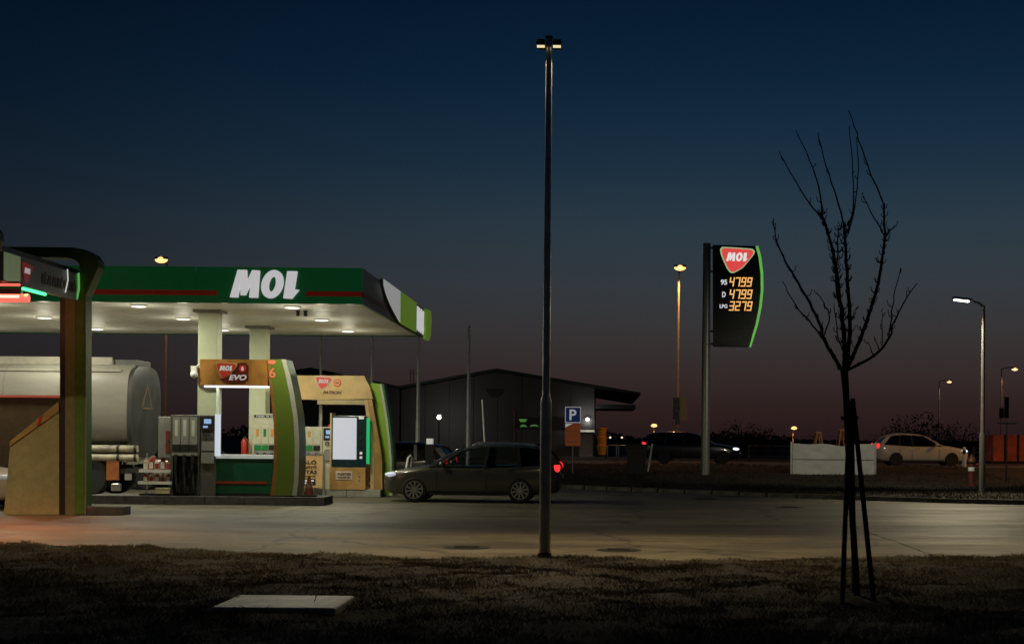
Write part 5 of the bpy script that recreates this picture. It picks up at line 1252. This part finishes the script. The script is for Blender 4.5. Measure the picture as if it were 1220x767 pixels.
# ------------------------------------------------------------------ young tree with stakes
TRY = 14.1
M_BARK = pm('bark', (0.030, 0.022, 0.016), .9, var=.35, scale=14, bump=.6)
M_STAKE = pm('stake_wood', (0.045, 0.032, 0.02), .85, var=.3, scale=9, stretch=(1, 1, .2), bump=.4)
tb_ = at(1022, 722, TRY)
tree = thing('young_tree', 'bare young tree tied to three stakes in the foreground grass', 'tree', (tb_.x, TRY, 0.04))
def cpt(cx_, cy_): return (900 + cx_ / 2.324, 120 + cy_ / 2.324)
def branch(pts, r0, r1, y0, y1, buds=0):
    n = len(pts); P = []
    for i, (a, b) in enumerate(pts):
        px, py = cpt(a, b); P.append(at(px, py, TRY + y0 + (y1 - y0) * i / (n - 1)))
    # refine with Catmull-Rom
    Q = []
    for i in range(n - 1):
        p0 = P[max(i - 1, 0)]; p1 = P[i]; p2 = P[i + 1]; p3 = P[min(i + 2, n - 1)]
        for s in range(4):
            t = s / 4; Q.append(0.5 * ((2 * p1) + (p2 - p0) * t + (2 * p0 - 5 * p1 + 4 * p2 - p3) * t * t + (3 * p1 - p0 - 3 * p2 + p3) * t ** 3))
    Q.append(P[-1])
    for i in range(1, len(Q) - 1): Q[i] = Q[i] + Vector((rnd.gauss(0, .004), rnd.gauss(0, .004), 0))
    rad = [r0 + (r1 - r0) * (i / (len(Q) - 1)) for i in range(len(Q))]
    o = MB().tube(Q, rad, 7).build('branch', M_BARK, tree, smooth=60, world=True)
    sp = MB()
    for _ in range(buds):
        f_ = rnd.uniform(.18, .97); i = int(f_ * (len(Q) - 1)); q = Q[i]; a = rnd.uniform(0, 2 * math.pi)
        L = rnd.uniform(.025, .085); d = Vector((math.cos(a), math.sin(a), rnd.uniform(.15, .6))).normalized()
        e = q + d * L * .8 + Vector((0, 0, L * .45))
        sp.tube([q, q + d * L * .6, e], [.0055, .0045, .003], 5)
        sp.ell(tuple(e), .005, .005, .008, 6, 4)
    # nodes along the shoots
    for i in range(2, len(Q) - 1, 2): sp.ell(tuple(Q[i]), rad[i] * 1.18 + .0005, rad[i] * 1.18 + .0005, rad[i] * 1.5, 6, 4)
    so = sp.build('bud_spurs', M_BARK, o, world=True); so['kind'] = 'stuff'
trunk = [at(px, py, TRY) for px, py in ((1005.5, 436), (1008, 470), (1010, 520), (1013, 580), (1017, 640), (1020, 690), (1022, 728))]
MB().tube(list(reversed(trunk)), [.038, .034, .033, .032, .032, .033, .040], 12).build('trunk', M_BARK, tree, smooth=60, world=True)
br = [([(245, 755), (190, 660), (180, 625), (150, 560), (110, 490), (75, 430), (55, 375), (50, 325)], .020, .0045, 0, -.25, 14),
      ([(192, 664), (150, 610), (110, 565), (75, 500)], .010, .004, -.05, .15, 6),
      ([(188, 655), (205, 600), (190, 560), (170, 530)], .008, .004, -.05, -.1, 5),
      ([(245, 755), (245, 640), (230, 520), (215, 420), (190, 330), (183, 310)], .024, .011, 0, .2, 90),
      ([(184, 312), (175, 240), (150, 165), (112, 82)], .010, .004, .2, .35, 2),
      ([(186, 324), (150, 285), (100, 205), (65, 140)], .009, .004, .2, .05, 2),
      ([(250, 755), (262, 640), (255, 500), (250, 400), (245, 340)], .024, .011, 0, -.12, 90),
      ([(245, 342), (225, 270), (195, 180), (173, 88)], .010, .004, -.12, -.3, 2),
      ([(252, 365), (270, 300), (270, 200), (260, 70)], .009, .004, -.12, -.05, 2),
      ([(256, 370), (276, 290), (285, 190), (280, 100)], .008, .004, -.12, .05, 2),
      ([(250, 750), (290, 660), (325, 560), (350, 450), (357, 370), (357, 285)], .022, .010, 0, .3, 86),
      ([(354, 284), (310, 180), (280, 90), (258, 28)], .009, .0045, .3, .4, 2),
      ([(352, 362), (320, 310), (300, 265)], .008, .004, .27, .15, 3),
      ([(356, 385), (370, 365), (388, 345)], .007, .004, .28, .35, 3),
      ([(248, 748), (330, 705), (370, 655), (385, 610), (410, 560), (448, 505)], .016, .0045, 0, -.35, 8),
      ([(370, 650), (378, 600), (385, 540), (402, 462)], .008, .004, -.2, -.25, 3),
      ([(352, 672), (350, 620), (352, 575)], .006, .003, -.17, -.1, 2),
      ([(342, 688), (335, 670), (328, 652)], .006, .003, -.15, -.2, 1), ([(325, 702), (318, 686), (313, 668)], .006, .003, -.13, -.05, 1),
      ([(243, 735), (238, 600), (222, 500), (228, 420), (228, 345)], .014, .006, .05, .1, 70),
      ([(230, 745), (222, 715), (210, 685)], .007, .004, 0, .1, 2), ([(262, 620), (272, 590), (282, 570)], .006, .003, -.05, -.15, 3),
      ([(240, 690), (228, 640), (218, 560)], .008, .004, 0, -.1, 8)]
for a in br: branch(*a)
for (p0, p1, dy0, dy1, lab) in (((1003, 724), (1012.5, 478), -.28, -.06, 'leftmost wooden stake of the young tree'), ((1042, 726), (1016, 475), -.20, -.05, 'rightmost wooden stake of the young tree'), ((1018, 712), (1014.5, 482), .40, .08, 'rear middle wooden stake of the young tree')):
    a = at(p0[0], p0[1], TRY + dy0); a.z = 0.0; b = at(p1[0], p1[1], TRY + dy1)
    st_ = thing('tree_stake', lab, 'stake', a, group='stakes round the young tree')
    MB().tube([(0, 0, 0), tuple(b - a)], [.026, .023], 10).build('pole', M_STAKE, st_, smooth=50)
    MB().lathe([(.023, 0), (.023, .012)], (b.x - a.x, b.y - a.y, b.z - a.z - .006), seg=10).build('cut_end', pm('cut_wood', (.12, .09, .05), .8), st_)
tt = at(1012, 498, TRY); ty = tag(MB().lathe([(.085, -.02), (.09, 0), (.085, .02), (.08, 0), (.085, -.02)], (tt.x, TRY, tt.z), seg=16, cap=False).build('tree_tie', M_RUBBER), 'dark rubber tie binding the young tree to its stakes', 'tie')
m = MB(); bx_, by_ = tb_.x, TRY
for i in range(7):
    pass
rings = []
for q, (rr_, zz) in enumerate(((.55, .01), (.4, .07), (.25, .10), (.10, .11))):
    rings.append([(bx_ + rr_ * (1 + .15 * math.sin(3 * a + q)) * math.cos(a), by_ + rr_ * (1 + .12 * math.sin(5 * a + 2 * q)) * math.sin(a), zz + .02 * math.sin(4 * a + q)) for a in [2 * math.pi * k_ / 24 for k_ in range(24)]])
struct(m.loft(rings).build('soil_mound', M_SOIL, smooth=60))

# ------------------------------------------------------------------ far shrubs
M_SHRUB = pm('shrub_twigs', (0.020, 0.016, 0.012), .95, var=.4, scale=3)
def shrub(px, Y, w, h, lab, n=420, base=.48, group='dark shrubs on the skyline'):
    p = at(px, 540, Y); t = thing('bare_shrub', lab, 'shrub', (p.x, Y, base), group=group)
    st_ = MB(); cr_ = MB()
    for q in range(9):
        a = rnd.uniform(0, 6.28); rx = rnd.uniform(.2, .9) * w / 2; hh = h * rnd.uniform(.6, 1.0)
        tip = Vector((rx * math.cos(a), rx * math.sin(a) * .5, hh * (1 - .35 * rx / (w / 2))))
        st_.tube([(tip.x * .15, tip.y * .15, 0), (tip.x * .55, tip.y * .5, tip.z * .55), tuple(tip)], [.06 * h / 3, .035 * h / 3, .012], 5)
    for q in range(n):
        a = rnd.uniform(0, 6.28); u = rnd.random() ** .6; r1 = u * w / 2
        zz = h * (.12 + .88 * rnd.random() ** .8) * math.sqrt(max(0.05, 1 - (u * .92) ** 2)) * (1 + .18 * math.sin(3 * a + px))
        c = Vector((r1 * math.cos(a), r1 * math.sin(a) * .6, zz)); L = h * rnd.uniform(.05, .13)
        d = Vector((rnd.gauss(0, 1), rnd.gauss(0, .6), rnd.uniform(.2, 1.4))).normalized() * L; s_ = Vector((rnd.gauss(0, 1), rnd.gauss(0, 1), rnd.gauss(0, .5))).normalized() * L * .22
        k_ = len(cr_.v); cr_.v += [tuple(c - s_), tuple(c + s_), tuple(c + d)]; cr_.f.append((k_, k_ + 1, k_ + 2))
    st_.build('trunk', M_SHRUB, t); cr_.build('crown', M_SHRUB, t)
shrub(880, 92, 3.6, 2.2, 'dark leafless shrub just right of the price totem pole', 900)
shrub(905, 96, 3.2, 1.9, 'dark leafless shrub between the price totem and the white banner', 800)
shrub(862, 100, 2.4, 1.6, 'low dark shrub directly behind the price totem pole', 500)
shrub(925, 110, 3.0, 1.4, 'low dark shrub left of the small orange lamp', 500)
shrub(1075, 105, 4.0, 2.6, 'dark shrub above the roof of the white hatchback', 900)
shrub(1105, 108, 4.4, 3.0, 'tallest dark shrub right of the white hatchback roof', 900)
shrub(1140, 112, 4.2, 2.4, 'dark shrub left of the pale street lamp pole', 800)
shrub(1165, 115, 3.6, 2.0, 'dark shrub behind the pale street lamp pole', 700)
shrub(1050, 110, 4.0, 1.6, 'low dark shrub between the banner and the white hatchback', 600)
shrub(970, 130, 5.0, 1.7, 'low dark shrub on the skyline above the banner', 500)
shrub(790, 135, 5.0, 1.5, 'low dark shrub on the skyline left of the traffic signal', 500)
# far wood line
m = MB()
for i in range(9000):
    x = rnd.uniform(-260, 300); y = 420 + rnd.uniform(-20, 20); h = 1.5 + 1.1 * math.sin(x * .05) + 0.9 * math.sin(x * .13 + 2) + 0.5 * math.sin(x * .41)
    z = .5 + rnd.random() ** 1.4 * max(1.0, h) ; a = rnd.uniform(0, 6.28); w = rnd.uniform(.3, .8)
    k_ = len(m.v); m.v += [(x + w * math.cos(a + q * 2.1), y + rnd.uniform(-.5, .5), z + w * .8 * math.sin(a + q * 2.1)) for q in range(3)]; m.f.append((k_, k_ + 1, k_ + 2))
stuff(m.build('distant_wood', M_SHRUB), 'low dark wood along the horizon', 'woodland')
# far town lights between warehouse and bin
for px, py, lab in ((727, 521, 'tiny pale distant light right of the rubble chute'), (741, 521, 'tiny pale distant light left of the dark waste bin')):
    p = at(px, py, 300); t = thing('distant_lamp', lab, 'lamp', (p.x, 300, .48), group='distant town lights')
    MB().tube([(0, 0, 0), (0, 0, p.z - .5)], .05, 6).build('pole', M_DARK, t); MB().ell((0, 0, p.z - .48), .22, .22, .2, 8, 5).build('lamp_globe', em('far_lamp', (1, .85, .6, 1), 1.2), t)
# low pale drain strip behind the lamp post
p = gnd(680, 595); ds = thing('drain_channel', 'pale steel drain channel in the drive behind the estate car tail', 'drain', (p.x, p.y, 0))
for i in range(3): MB().box(-.95 + i * .62, -.35 + i * .62, -.16, .16, -.02, .03).build('grating', M_STEEL, ds, bevel=.006)

for o in list(bpy.data.objects):
    if '_w' in o: del o['_w']
